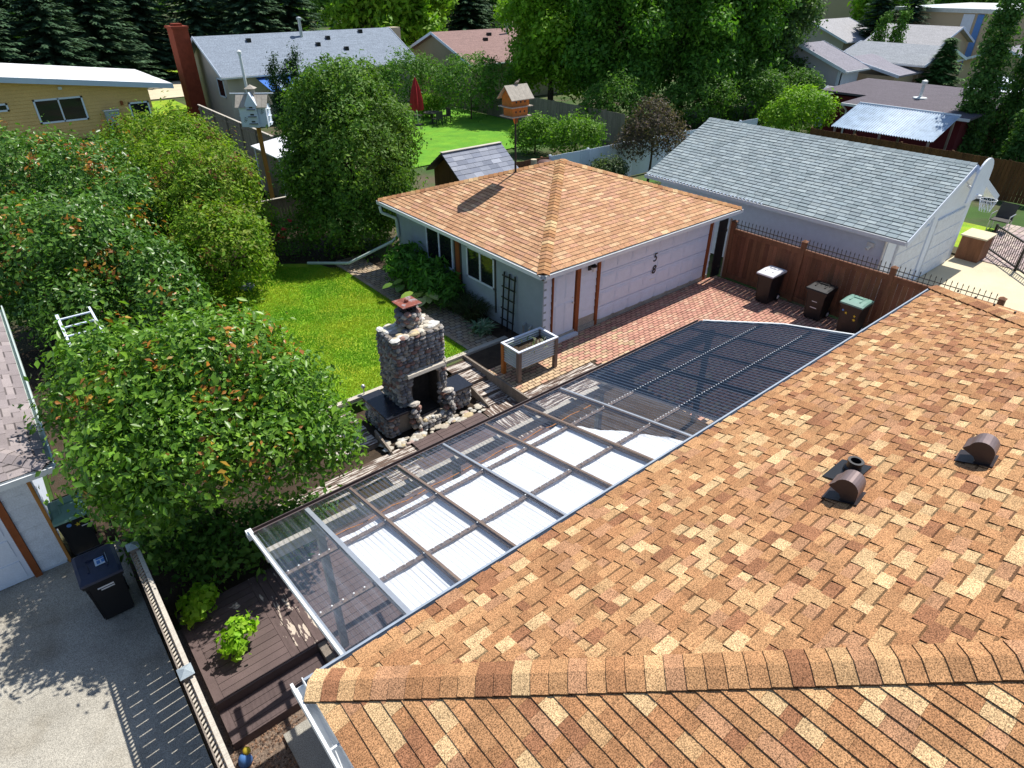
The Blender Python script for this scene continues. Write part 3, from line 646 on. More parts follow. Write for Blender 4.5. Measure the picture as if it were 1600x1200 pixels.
m = MB(); m.path([(2.0 + k * .24, 6.32 + .02 * math.sin(k * 2.1), 2.36 - .02 * math.sin(math.pi * ((k % 4) / 4))) for k in range(22)], .008, 5); m.build('cord', M['orange'], cd)
# ---------------------------------------------------------------- neighbour's grey-roofed garage
ng = thing('gable_garage', 'white gable garage with blue-grey shingles and basketball hoop', 'garage', (20.4, 6.9, 0))
NX0, NX1, NY0, NY1, NZ, NR, NXm = 20.0, 27.25, 6.32, 16.05, 2.4, 4.0, 23.62
a0, a1, b0, b1 = (NX0, NY0, NZ), (NX0, NY1, NZ), (NX1, NY0, NZ), (NX1, NY1, NZ); q0, q1 = (NXm, NY0, NR), (NXm, NY1, NR)
rb = MB()
for f in ([a1, a0, q0, q1], [b0, b1, q1, q0]): rb.add([(p[0], p[1], p[2] - .015) for p in f] + [(p[0], p[1], p[2] - .14) for p in f], [(0, 1, 2, 3), (7, 6, 5, 4), (0, 4, 5, 1), (1, 5, 6, 2), (2, 6, 7, 3), (3, 7, 4, 0)])
nroof = rb.build('roof', M['white'], ng)
emit(shingles([a1, a0, q0, q1], GREY, 41, expo=.16, wlo=.31, whi=.33, t0=.017, t1=.021, teeth=False, gap=.012) + shingles([b0, b1, q1, q0], GREY, 42, expo=.16, wlo=.31, whi=.33, t0=.017, t1=.021, teeth=False, gap=.012), 'shingle', M['gshingle'], nroof)
for m in caps((NXm, NY0, NR), (NXm, NY1, NR), (-1, 0, -.44), (1, 0, -.44), GREY, 43, .2, .16): m.build('ridge_cap', M['gshingle'], nroof)
w = MB(); w.box(20.4, 20.5, 6.95, 15.6, 0, 2.42); w.build('wall', M['white'], ng)
for k in range(9):
    m = MB(); z = .02 + k * .262; m.hexa([(20.372, 6.93, z), (20.372, 15.6, z), (20.4, 15.6, z), (20.4, 6.93, z), (20.392, 6.93, z + .256), (20.392, 15.6, z + .256), (20.4, 15.6, z + .256), (20.4, 6.93, z + .256)]); m.build('siding_board', M['white'], ng)
w = MB(); w.prism([(20.4, 6.93, 0), (26.85, 6.93, 0), (26.85, 6.93, 2.42), (NXm, 6.93, 3.83), (20.4, 6.93, 2.42)], (0, .09, 0)); w.build('gable_wall', M['white'], ng)
w = MB(); w.box(26.75, 26.85, 7.05, 15.6, 0, 2.42).box(20.5, 26.75, 15.5, 15.6, 0, 2.42); w.build('wall', M['white'], ng)
for a, b in ((a0, q0), (q0, b0)):
    m = MB(); m.bar((a[0], NY0 - .012, a[2] - .1), (b[0], NY0 - .012, b[2] - .1), .024, .2); m.build('rake_board', M['white'], ng)
g = MB(); gutter(g, (NX0, NY1, NZ - .02), (NX0, NY0, NZ - .02), (-1, 0, 0), .11, .11); gg = g.build('gutter', M['gutter'], ng)
for k in range(34):
    m = MB(); y = 11.0 + k * .148; m.box(NX0 - .13, NX0 + .04, y, y + .02, NZ - .016, NZ + .03); m.build('gutter_clip', M['white'], gg)
for y0, y1, nm in ((21.1, 23.3, 'garage_door'), (23.9, 26.3, 'garage_door')):
    d = MB(); d.box(y0, y1, 6.88, 6.93, 0, 2.05); dd = d.build(nm, M['dirtywhite'], ng)
    for k in range(4): m = MB(); m.box(y0 + .04, y1 - .04, 6.865, 6.88, .04 + k * .51, .50 + k * .51); m.build('door_section', M['dirtywhite'], dd)
m = MB(); m.box(23.42, 23.78, 6.86, 6.93, 0, 2.5); m.build('corner_board', M['white'], ng)
m = MB(); m.path([(20.28, 6.95, 2.25), (20.33, 6.98, 2.1), (20.35, 6.98, .1)], .035, 8); m.build('downspout', M['gutter'], ng)
m = MB(); m.box(20.30, 20.36, 7.3, 7.5, 1.85, 1.98).tube((20.33, 7.4, 1.85), (20.24, 7.45, 1.78), .05, .06, 8); m.build('flood_lamp', M['gutter'], ng)
hp = thing('basketball_hoop', 'white fan-shaped basketball backboard with rim on the garage gable', 'hoop', (23.75, 6.2, 3.0))
pts = [(22.98, 2.98), (24.38, 2.98)] + [(23.68 + .62 * math.cos(R(t)) * (1 if t else 1), 3.72 + .50 * math.sin(R(t))) for t in range(0, 181, 15)]
m = MB(); m.prism([(x, 6.05, z) for x, z in pts], (0, .05, 0)); m.build('backboard', M['white'], hp)
m = MB()
for k in range(18):
    t0, t1 = 2 * math.pi * k / 18, 2 * math.pi * (k + 1) / 18
    m.tube((23.72 + .23 * math.cos(t0), 5.70 + .23 * math.sin(t0), 3.05), (23.72 + .23 * math.cos(t1), 5.70 + .23 * math.sin(t1), 3.05), .012, .012, 6)
m.box(23.66, 23.78, 5.92, 6.05, 3.02, 3.12); m.build('rim', M['gutter'], hp)
m = MB()
for k in range(12):
    for s_ in (1, -1):
        p = []
        for j in range(5):
            t = 2 * math.pi * (k / 12 + s_ * j * .035); rad = .23 - .022 * j; p.append((23.72 + rad * math.cos(t), 5.70 + rad * math.sin(t), 3.05 - j * .09))
        m.path(p, .006, 4)
m.build('net', M['white'], hp)
m = MB(); m.bar((23.45, 6.1, 3.3), (23.45, 6.32, 3.4), .06, .06).bar((23.95, 6.1, 3.3), (23.95, 6.32, 3.4), .06, .06); m.build('bracket', M['gutter'], hp)

# ---------------------------------------------------------------- garage across the driveway on the left
lg = thing('hip_garage', 'white garage with mauve-grey shingled roof at the left edge', 'garage', (-7.5, 11.7, -.5))
LX0, LX1, LY0, LY1, LZ = -9.2, -.80, 11.3, 19.2, 1.92; lm = (LX0 + LX1) / 2; lh = (LY1 - LY0) / 2; LR = LZ + .33 * lh
e00, e10, e11, e01 = (LX0, LY0, LZ), (LX1, LY0, LZ), (LX1, LY1, LZ), (LX0, LY1, LZ); ym = (LY0 + LY1) / 2
u0, u1 = (LX0 + lh, ym, LR), (LX1 - lh, ym, LR)
LF = [[e00, e10, u1, u0], [e10, e11, u1], [e11, e01, u0, u1], [e01, e00, u0]]
lroof = roofbase(LF, [e00, e10, e11, e01], .17).build('roof', M['white'], lg)
emit(sum([shingles(f, MAUVE, 50 + i, wlo=.2, whi=.4, t0=.006, t1=.012) for i, f in enumerate(LF)], []), 'shingle', M['gshingle'], lroof, 200)
for m in caps(e10, u1, (0, -1, -.33), (1, 0, -.33), MAUVE, 55): m.build('hip_cap', M['gshingle'], lroof)
g = MB(); gutter(g, (LX1, LY0 - .1, LZ - .02), (LX1, LY1, LZ - .02), (1, 0, 0), .11, .1); g.build('gutter', M['guttergreen'], lg)
g = MB(); gutter(g, (LX0, LY0, LZ - .02), (LX1 + .1, LY0, LZ - .02), (0, -1, 0), .11, .1); g.build('gutter', M['gutter'], lg)
w = MB(); w.box(-8.8, -1.22, 11.73, 18.8, -.5, 1.78); w.build('wall', M['white'], lg)
for k in range(9):
    m = MB(); z = -.42 + k * .245; m.hexa([(-1.62, 11.69, z), (-1.2, 11.69, z), (-1.2, 11.73, z), (-1.62, 11.73, z), (-1.62, 11.712, z + .228), (-1.2, 11.712, z + .228), (-1.2, 11.73, z + .228), (-1.62, 11.73, z + .228)]); m.build('siding_board', M['dirtywhite'], lg)
m = MB(); m.box(-1.74, -1.63, 11.66, 11.73, -.5, 1.76); m.build('trim_board', M['trim'], lg)
m = MB(); m.box(-1.2, -1.15, 11.68, 11.78, -.5, 1.76); m.build('corner_board', M['postwood'], lg)
d = MB(); d.box(-5.5, -1.75, 11.70, 11.73, -.48, 1.6); dd = d.build('garage_door', M['white'], lg)
for k in range(4):
    for j in range(5):
        m = MB(); x = -5.45 + j * .74; m.box(x, x + .66, 11.688, 11.70, -.42 + k * .51, -.02 + k * .51); m.build('door_panel', M['white'], dd)

# ---------------------------------------------------------------- fences
cf = thing('cedar_fence', 'red-brown cedar board fence topped with black iron spikes behind bins', 'fence', (18.85, 3, 0))
PO = (11.22, 8.72, 6.05, 3.4)
for y in PO:
    m = MB(); m.box(18.78, 18.92, y - .07, y + .07, 0, 1.98).add([(18.76, y - .09, 1.98), (18.94, y - .09, 1.98), (18.94, y + .09, 1.98), (18.76, y + .09, 1.98), (18.85, y, 2.04)], [(0, 1, 4), (1, 2, 4), (2, 3, 4), (3, 0, 4)]); m.build('post', M['cedar'], cf)
for y1, y0 in zip(PO[:-1], PO[1:]):
    a, b = y0 + .075, y1 - .075
    m = MB(); m.box(18.80, 18.90, a, b, 1.70, 1.74); m.box(18.815, 18.83, a, b, 1.58, 1.70); m.build('top_rail', M['cedar'], cf)
    m = MB(); m.box(18.815, 18.86, a, b, .03, .18); m.build('bottom_rail', M['cedar'], cf)
    n = int((b - a) / .145); wd = (b - a) / n
    for k in range(n):
        m = MB(); t = random.uniform(.68, 1.25); m.box(18.838, 18.856, a + k * wd + .004, a + (k + 1) * wd - .004, .05, 1.66, (t, t * random.uniform(.92, 1.05), t)); m.build('board', M['cedar'], cf)
    for z in (1.78, 1.90): m = MB(); m.box(18.84, 18.86, a, b, z, z + .02); m.build('iron_rail', M['black'], cf)
    n = int((b - a) / .125)
    for k in range(n):
        y = a + (k + .5) * (b - a) / n; m = MB(); m.box(18.843, 18.857, y - .007, y + .007, 1.74, 2.02).add([(18.838, y - .014, 2.02), (18.862, y - .014, 2.02), (18.862, y + .014, 2.02), (18.838, y + .014, 2.02), (18.85, y, 2.09)], [(0, 1, 4), (1, 2, 4), (2, 3, 4), (3, 0, 4), (3, 2, 1, 0)]); m.build('spike', M['black'], cf)
gt_ = thing('side_gate', 'dark narrow gate between the white garage and cedar fence', 'gate', (18.5, 11.45, 0))
for k in range(5): m = MB(); m.box(18.30 + k * .096, 18.392 + k * .096, 11.41, 11.44, .05, 2.05); m.build('board', M['black'], gt_)
m = MB(); m.box(18.30, 18.78, 11.39, 11.41, .3, .4).box(18.30, 18.78, 11.39, 11.41, 1.6, 1.7); m.build('brace', M['black'], gt_)
m = MB(); m.box(18.80, 18.84, 11.29, 11.36, 0, 2.05); m.build('gate_post', M['timber'], gt_)
# driveway fence, boards with fine gaps, open lattice strip on top
vf = thing('driveway_fence', 'grey board fence with lattice top beside the left driveway', 'fence', (-.15, 1, -.55))
for y in (9.35, 6.53, 3.7):
    m = MB(); m.box(-.21, -.09, y - .07, y + .07, -.6, 1.16); pst = m.build('post', M['oldwood'], vf)
    m = MB(); m.add([(-.24, y - .10, 1.16), (-.06, y - .10, 1.16), (-.06, y + .10, 1.16), (-.24, y + .10, 1.16), (-.15, y, 1.22)], [(0, 1, 4), (1, 2, 4), (2, 3, 4), (3, 0, 4), (3, 2, 1, 0)]); m.build('post_cap', M['stucco'], pst)
for a, b in ((6.61, 9.27), (3.78, 6.45), (1.0, 3.62)):
    m = MB(); m.box(-.135, -.075, a, b, 1.06, 1.10); m.build('cap_rail', M['timber'], vf)
    m = MB(); m.box(-.225, -.205, a, b, 1.06, 1.10); m.build('lattice_rail', M['oldwood'], vf)
    for z in (.52, -.45): m = MB(); m.box(-.145, -.105, a, b, z, z + .13); m.build('rail', M['oldwood'], vf)
    n = 14; wd = (b - a) / n
    for k in range(n):
        m = MB(); m.box(-.165, -.148, a + k * wd + .007, a + (k + 1) * wd - .007, -.5, .98); m.build('board', M['oldwood'], vf)
    n = 38
    for k in range(n):
        y = a + (k + .5) * (b - a) / n; m = MB(); m.bar((-.215, y - .02, 1.045), (-.145, y + .03, 1.045), .026, .012); m.bar((-.215, y, .95), (-.215, y, 1.09), .03, .012, (1, 0, 0)); m.build('lattice_slat', M['timber'], vf)
# long brown fence behind the grey garage, white fence, board fences in the back gardens
def board_fence(name, label, p, q, h, bw, mat_, rail=True, z0=0, capm=None, cat='fence', ind=True, group=None):
    p = Vector((*p, z0)); q = Vector((*q, z0)); t = thing(name, label, cat, p, 0, group); d = (q - p); L = d.length; d.normalize(); n = int(L / bw); nr = Vector((-d.y, d.x, 0))
    for k in range(n):
        a = p + d * (L * k / n + .006); b = p + d * (L * (k + 1) / n - .006); hh = h + random.uniform(-.01, .01); s = random.uniform(.85, 1.15)
        m = MB(); m.hexa([a - nr * .01, b - nr * .01, b + nr * .01, a + nr * .01] + [v + Vector((0, 0, hh)) for v in (a - nr * .01, b - nr * .01, b + nr * .01, a + nr * .01)], (s, s, s)); m.build('board', mat_, t)
    for z in (.3, h - .25):
        m = MB(); m.bar(p + nr * .035 + Vector((0, 0, z)), q + nr * .035 + Vector((0, 0, z)), .04, .09); m.build('rail', mat_, t)
    for k in range(int(L / 2.4) + 1):
        c = p + d * min(L, k * 2.4) + nr * .06; m = MB(); m.box(c.x - .05, c.x + .05, c.y - .05, c.y + .05, z0, z0 + h + .04); m.build('post', mat_, t)
    if capm: m = MB(); m.bar(p + Vector((0, 0, h + .02)), q + Vector((0, 0, h + .02)), .12, .035); m.build('cap_rail', capm, t)
    return t
board_fence('brown_fence', 'long dark brown board fence behind the grey-roofed garage', (36.6, 18.2), (36.6, 3.0), 1.75, .15, M['darkfence'])
board_fence('white_fence', 'white panel fence behind the two garages', (21.0, 22.6), (37.0, 21.8), 1.75, .6, M['white'])
board_fence('wood_fence', 'grey-brown board fence beside the brick-chimney house', (12.5, 34.8), (12.6, 47.5), 1.8, .15, M['oldwood'], capm=M['timber'])
board_fence('wood_fence', 'dark grey fence beyond the back lawn below the shrubs', (31.6, 46.0), (31.6, 27.5), 1.8, .15, M['oldwood'])
board_fence('picket_fence', 'low weathered fence behind the rose bush and wooden post', (6.5, 26.0), (10.8, 26.0), 1.2, .13, M['oldwood'], capm=M['timber'])
board_fence('board_fence', 'short dark red board fence right of the small grey shed', (18.2, 23.0), (21.0, 22.7), 1.7, .15, M['cedar'])

# ---------------------------------------------------------------- wheeled bins
def star(mb_, c, r, ax, ay, nn, col=(1, 1, 1)):
    pts = []
    for k in range(10):
        t = math.pi / 2 + k * math.pi / 5; q = r if k % 2 == 0 else r * .42
        pts.append(Vector(c) + Vector(ax) * math.cos(t) * q + Vector(ay) * math.sin(t) * q)
    mb_.prism(pts, Vector(nn) * .004, col)
def cart(label, loc, rz, body, lid, w=.56, d=.62, h=1.02, stickers=None, top=None):
    t = thing('wheeled_bin', label, 'bin', loc, rz, 'wheeled bins'); B = .78
    m = MB(); x, y = w / 2, d / 2
    m.hexa([(-x * B, -y * B, .04), (x * B, -y * B, .04), (x * B, y * .86, .04), (-x * B, y * .86, .04), (-x, -y, h - .1), (x, -y, h - .1), (x, y, h - .1), (-x, y, h - .1)])
    for s in (-1, 1): m.hexa([(s * x * .80 - .012, -y * .8 - .008, .1), (s * x * .80 + .012, -y * .8 - .008, .1), (s * x * .80 + .012, -y * .7, .1), (s * x * .80 - .012, -y * .7, .1), (s * x * .9 - .012, -y * .99 - .008, h - .2), (s * x * .9 + .012, -y * .99 - .008, h - .2), (s * x * .9 + .012, -y * .9, h - .2), (s * x * .9 - .012, -y * .9, h - .2)])
    m.build('body', body, t, local=True)
    m = MB(); m.hexa([(-x - .02, -y - .02, h - .13), (x + .02, -y - .02, h - .13), (x + .02, y + .02, h - .13), (-x - .02, y + .02, h - .13), (-x - .03, -y - .03, h - .055), (x + .03, -y - .03, h - .055), (x + .03, y + .03, h - .055), (-x - .03, y + .03, h - .055)]); m.build('rim', body, t, local=True)
    m = MB(); x2, y2 = x + .035, y + .03
    pr = [(-y2, h - .05), (-y2 - .03, h - .05), (-y2 - .02, h - .01), (-y * .8, h + .03), (0, h + .055), (y * .85, h + .045), (y2, h)]
    pr2 = pr + [(y2, h - .05)]; n = len(pr2)
    V = lambda s, k: [(s * x2 * k, p[0], p[1] - (.03 if k > .95 and p[1] > h else 0)) for p in pr2]
    A = V(-1, 1); B1 = V(-1, .84); C1 = V(1, .84); D1 = V(1, 1)
    for P_, Q_ in ((A, B1), (B1, C1), (C1, D1)): m.add(P_ + Q_, [(k, n + k, n + (k + 1) % n, (k + 1) % n) for k in range(n)])
    m.add(A, [tuple(range(n))]); m.add(D1, [tuple(range(n - 1, -1, -1))])
    m.box(-x * .5, x * .5, y * .15, y * .45, h + .045, h + .075); m.box(-x * .55, -x * .45, -y * .6, y * .7, h + .03, h + .062).box(x * .45, x * .55, -y * .6, y * .7, h + .03, h + .062)
    ld = m.build('lid', lid, t, local=True)
    m = MB(); m.tube((-x * .8, y + .10, h - .04), (x * .8, y + .10, h - .04), .018, .018, 8)
    for s in (-1, 1): m.bar((s * x * .7, y, h - .08), (s * x * .7, y + .10, h - .04), .03, .04)
    m.build('handle', body, t, local=True)
    for s in (-1, 1):
        m = MB(); m.tube((s * x * .72, y * .86, .125), (s * (x * .72 + .05), y * .86, .125), .125, .125, 18); wh = m.build('wheel', M['bin'], t, local=True)
        m = MB(); m.tube((s * (x * .72 + .045), y * .86, .125), (s * (x * .72 + .056), y * .86, .125), .07, .06, 12); m.build('hub', M['bingrey'], wh, local=True)
    if stickers:
        for kind, sx, sz, r, mt in stickers:
            m = MB(); k = .78 + .22 * (sz / h); yy = -y * k - .012
            if kind == 'star': star(m, (sx, yy, sz), r, (1, 0, 0), (0, 0, 1), (0, -1, 0))
            elif kind == 'dot': m.tube((sx, yy + .004, sz), (sx, yy - .002, sz), r, r, 12)
            else: m.box(sx - r, sx + r, yy - .002, yy + .004, sz - r * .12, sz + r * .12)
            m.build('sticker', mt, t, local=True)
    if top:
        m = MB(); m.box(-.13, .13, -.17, .12, h + .05, h + .056); s = m.build('label_plate', M['white'], ld, local=True)
        for a, b, c, e, mt in ((-.09, .05, .06, .10, M['bingreen']), (-.10, .10, -.03, .03, M['bluep']), (-.10, .02, -.08, -.05, M['bluep']), (-.10, .08, -.13, -.10, M['bluep'])):
            pass
    return t
cart('black wheeled bin with pale grey lid against the cedar fence', (18.22, 9.22, 0), R(-90), M['bin'], M['bingrey'], .5, .72)
cart('all-black wheeled bin in the middle of the three by the cedar fence', (18.30, 7.6, 0), R(-90), M['bin'], M['bin'], .58, .60, stickers=[('line', 0, .62, .08, M['bingrey']), ('line', 0, .42, .1, M['bingrey'])])
cart('black wheeled bin with green lid and yellow star stickers by the cedar fence', (18.08, 6.45, 0), R(-90), M['bin'], M['bingreen'], .58, .60, 1.04,
     [('star', -.10, .72, .045, M['yellow']), ('star', .15, .70, .045, M['yellow']), ('star', .16, .58, .05, M['yellow']), ('dot', -.2, .78, .03, M['bluep'])])
b4 = cart('navy-lidded wheeled bin with white label beside the driveway fence', (-.72, 10.05, -.5), R(0), M['bin'], M['binblue'], .56, .70, 1.06,
     [('line', 0, .82, .12, M['bingrey']), ('line', .02, .77, .10, M['bingrey'])])
ld = [c for c in b4.children if c.name.startswith('lid')][0]
for x0, x1, y0, y1, z, mt in ((-.02, .16, -.14, .12, 1.118, 'white'), (.0, .08, .06, .10, 1.122, 'bingreen'), (.01, .15, .0, .04, 1.122, 'bluep'), (.01, .06, -.11, -.03, 1.122, 'bluep'), (.08, .14, -.10, -.02, 1.122, 'bluep')):
    m = MB(); m.box(x0, x1, y0, y1, z - .003, z); m.build('sticker', M[mt], ld, local=True)
cart('green-lidded wheeled bin half hidden under the bush beside the left garage', (-.86, 11.95, -.5), R(0), M['bin'], M['bingreen'], .5, .64, 1.02, [('star', .05, .80, .05, M['yellow']), ('line', .18, .72, .09, M['bingrey']), ('dot', -.08, .84, .04, M['bluep'])])

# ---------------------------------------------------------------- stone fireplace
fp = thing('stone_fireplace', 'tall fieldstone outdoor fireplace with black counters and rusty chimney cap', 'fireplace', (6.4, 11.3, DZ))
ST = [((.27, .25, .24), 4), ((.35, .32, .30), 4), ((.29, .17, .14), 2), ((.45, .42, .38), 2), ((.17, .17, .18), 4), ((.38, .33, .27), 2)]
PALE = [((.58, .53, .44), 4), ((.50, .44, .36), 3), ((.62, .60, .56), 3), ((.52, .42, .26), 2), ((.48, .36, .32), 1)]
core = MB(); core.box(5.78, 6.08, 11.06, 11.86, DZ, 2.06).box(6.84, 7.04, 11.06, 11.86, DZ, 2.06).box(6.08, 6.84, 11.55, 11.86, DZ, 2.06).box(6.08, 6.84, 11.06, 11.55, 1.05, 2.06)
core.build('mortar_core', M['mortar'], fp)
rs = random.Random(99); stones = []
def stone_wall(o, ex, w_, h_, nn, pal=ST, hole=None, sz=(.13, .10)):
    """fieldstones bedded in a wall face: o = lower corner, ex = unit vector along it, nn = outward normal"""
    o = Vector(o); ex = Vector(ex); nn = Vector(nn); z = 0
    while z < h_ - .03:
        hh = min(rs.uniform(sz[1] * .7, sz[1] * 1.35), h_ - z); x = rs.uniform(-.03, .02)
        while x < w_ - .03:
            ww = min(rs.uniform(sz[0] * .7, sz[0] * 1.6), w_ - x + .03); cx, cz = x + ww / 2, z + hh / 2
            if not (hole and hole[0] < cx < hole[1] and hole[2] < cz < hole[3]):
                c = o + ex * cx + nn * rs.uniform(-.005, .015) + Vector((0, 0, cz)); m = MB()
                rx = abs(ex.x) * ww / 2 + abs(nn.x) * .05; ry = abs(ex.y) * ww / 2 + abs(nn.y) * .05
                m.rock(c, (rx * 1.14, ry * 1.14, hh / 2 * 1.14), rs.randint(0, 9999), pick(pal, rs)); stones.append(m)
            x += ww
        z += hh
stone_wall((5.78, 11.06, DZ), (1, 0, 0), 1.26, 2.36, (0, -1, 0), hole=(.30, 1.04, 0, 1.38), sz=(.125, .105))
stone_wall((5.78, 11.06, DZ), (0, 1, 0), .80, 2.36, (-1, 0, 0), sz=(.13, .11))
stone_wall((7.04, 11.06, DZ), (0, 1, 0), .80, 2.36, (1, 0, 0), sz=(.18, .15))
for k in range(60):
    m = MB(); m.rock((rs.uniform(5.80, 7.02), rs.uniform(11.08, 11.84), 2.07), (rs.uniform(.08, .15), rs.uniform(.07, .13), .04), k, pick(PALE if rs.random() < .8 else ST, rs)); stones.append(m)
for k in range(44):
    t = k * 2.4; z = 2.10 + .36 * k / 44; m = MB(); m.rock((6.45 + .22 * math.cos(t), 11.55 + .22 * math.sin(t), z), (.10, .10, .07), k + 50, pick(ST, rs)); stones.append(m)
# side counters on stone walls
lc = MB(); lc.box(5.32, 5.92, 10.95, 12.05, DZ, .26); lc.box(7.04, 7.58, 10.92, 11.4, DZ, .26); lc.box(6.0, 6.9, 10.72, 11.04, DZ, -.12); lc.build('counter_core', M['mortar'], fp)
stone_wall((5.30, 10.93, DZ), (1, 0, 0), .28, .56, (0, -1, 0), sz=(.12, .09)); stone_wall((5.30, 10.93, DZ), (0, 1, 0), 1.1, .56, (-1, 0, 0), sz=(.14, .1))
stone_wall((7.06, 10.90, DZ), (1, 0, 0), .54, .56, (0, -1, 0), sz=(.13, .1))
stone_wall((5.98, 10.70, DZ), (1, 0, 0), .95, .22, (0, -1, 0), sz=(.12, .09))
for cx, cy in ((6.0, 10.86), (6.95, 10.84)):
    for k in range(14):
        t = k * 1.9; z = DZ + .05 + .6 * k / 14; m = MB(); m.rock((cx + .09 * math.cos(t), cy + .09 * math.sin(t), z), (.09, .09, .07), k + 80, pick(ST, rs)); stones.append(m)
    m = MB(); m.rock((cx, cy, .42), (.16, .12, .07), 7, (.55, .50, .44)); stones.append(m)
for k in range(9):
    m = MB(); m.rock((6.2 + k * .075, 10.78 + .05 * math.sin(k), -.10), (.07, .07, .05), k + 120, pick(PALE, rs)); stones.append(m)
emit(stones, 'stone', M['stone'], fp, 300, 'stone_rest')
m = MB(); m.prism([(5.26, 10.84, .26), (5.94, 10.84, .26), (5.94, 11.1, .26), (5.75, 11.1, .26), (5.75, 12.1, .26), (5.26, 12.1, .26)], (0, 0, .05)); m.build('counter_top', M['granite'], fp)
m = MB(); m.box(7.07, 7.66, 10.82, 11.46, .26, .31); m.build('counter_top', M['granite'], fp)
m = MB(); m.hexa([(5.93, 10.90, 1.10), (6.97, 10.90, 1.10), (6.97, 11.1, 1.10), (5.93, 11.1, 1.10), (5.95, 10.92, 1.17), (6.95, 10.92, 1.17), (6.95, 11.1, 1.17), (5.95, 11.1, 1.17)]); m.build('mantel', M['timber'], fp)
m = MB(); m.lathe([(.20, 2.1), (.20, 2.5), (.15, 2.5), (.15, 2.3)], (6.45, 11.55, 0), 14); m.build('flue', M['black'], fp)
m = MB()
for a, b in ((-1, -1), (1, -1), (1, 1), (-1, 1)): m.box(6.45 + a * .13 - .015, 6.45 + a * .13 + .015, 11.55 + b * .13 - .015, 11.55 + b * .13 + .015, 2.46, 2.62)
m.build('cap_leg', M['black'], fp)
m = MB(); m.box(6.20, 6.70, 11.30, 11.80, 2.62, 2.645); cp = m.build('chimney_cap', M['rust'], fp)
m = MB(); m.lathe([(.05, 0), (.05, .05), (.03, .07)], (6.45, 11.57, 2.645), 8); m.build('cap_knob', M['rust'], cp)
m = MB(); m.box(6.08, 6.84, 11.1, 11.53, DZ, -.10).box(6.082, 6.838, 11.53, 11.548, -.10, 1.04).box(6.082, 6.10, 11.12, 11.53, -.10, 1.04).box(6.82, 6.838, 11.12, 11.53, -.10, 1.04); m.build('firebox', M['gutterin'], fp)
bd = tag(bpy.data.objects.new('river_stones', None), 'row of pale rounded river stones edging the fireplace hearth', 'stones'); COL.objects.link(bd); bd.location = (6.4, 10.6, DZ); WO[bd.name] = Vector(bd.location)
for k in range(80):
    x = rs.uniform(5.05, 7.75); y = 10.60 + rs.uniform(-.16, .12) + (.0 if x > 5.3 else .1); r = rs.choice((.06, .075, .09, .11, .15)) * rs.uniform(.8, 1.15)
    m = MB(); m.rock((x, y, DZ + .025), (r, r * rs.uniform(.6, .9), rs.uniform(.018, .03)), k, tuple(v * .85 for v in pick(PALE, rs))); m.build('stone', M['stone'], bd, smooth=True)

# ---------------------------------------------------------------- planter, birdhouses, trellis, small things
pl = thing('raised_planter', 'galvanised corrugated planter box on wooden legs before the garage door', 'planter', (9.5, 10.83, 0))
X0, X1, Y0, Y1, Z0, Z1 = 8.9, 10.15, 10.52, 11.14, .38, .88
for i in range(7):
    z = Z0 + i * .071
    for a, b in (((X0, Y0), (X1, Y0)), ((X0, Y1), (X1, Y1)), ((X0, Y0), (X0, Y1)), ((X1, Y0), (X1, Y1))):
        m = MB(); m.tube((*a, z + .036), (*b, z + .036), .033, .033, 10); m.build('corrugation', M['metal'], pl)
for x in (X0, X1):
    for y in (Y0, Y1): m = MB(); m.box(x - .05, x + .05, y - .05, y + .05, .0 if (x > 9 or True) else 0, .89); m.build('leg', M['bhwood'] if (x == X0 and y == Y1) else M['beam'], pl)
m = MB(); m.box(X0 - .055, X1 + .055, Y0 - .055, Y0 + .01, .89, .92).box(X0 - .055, X1 + .055, Y1 - .01, Y1 + .055, .89, .92).box(X0 - .055, X0 + .01, Y0 + .01, Y1 - .01, .89, .92).box(X1 - .01, X1 + .055, Y0 + .01, Y1 - .01, .89, .92); m.build('rim', M['dirtywhite'], pl)
m = MB(); m.box(X0 + .03, X1 - .03, Y0 + .03, Y1 - .03, .4, .72); m.build('soil', M['soil'], pl)
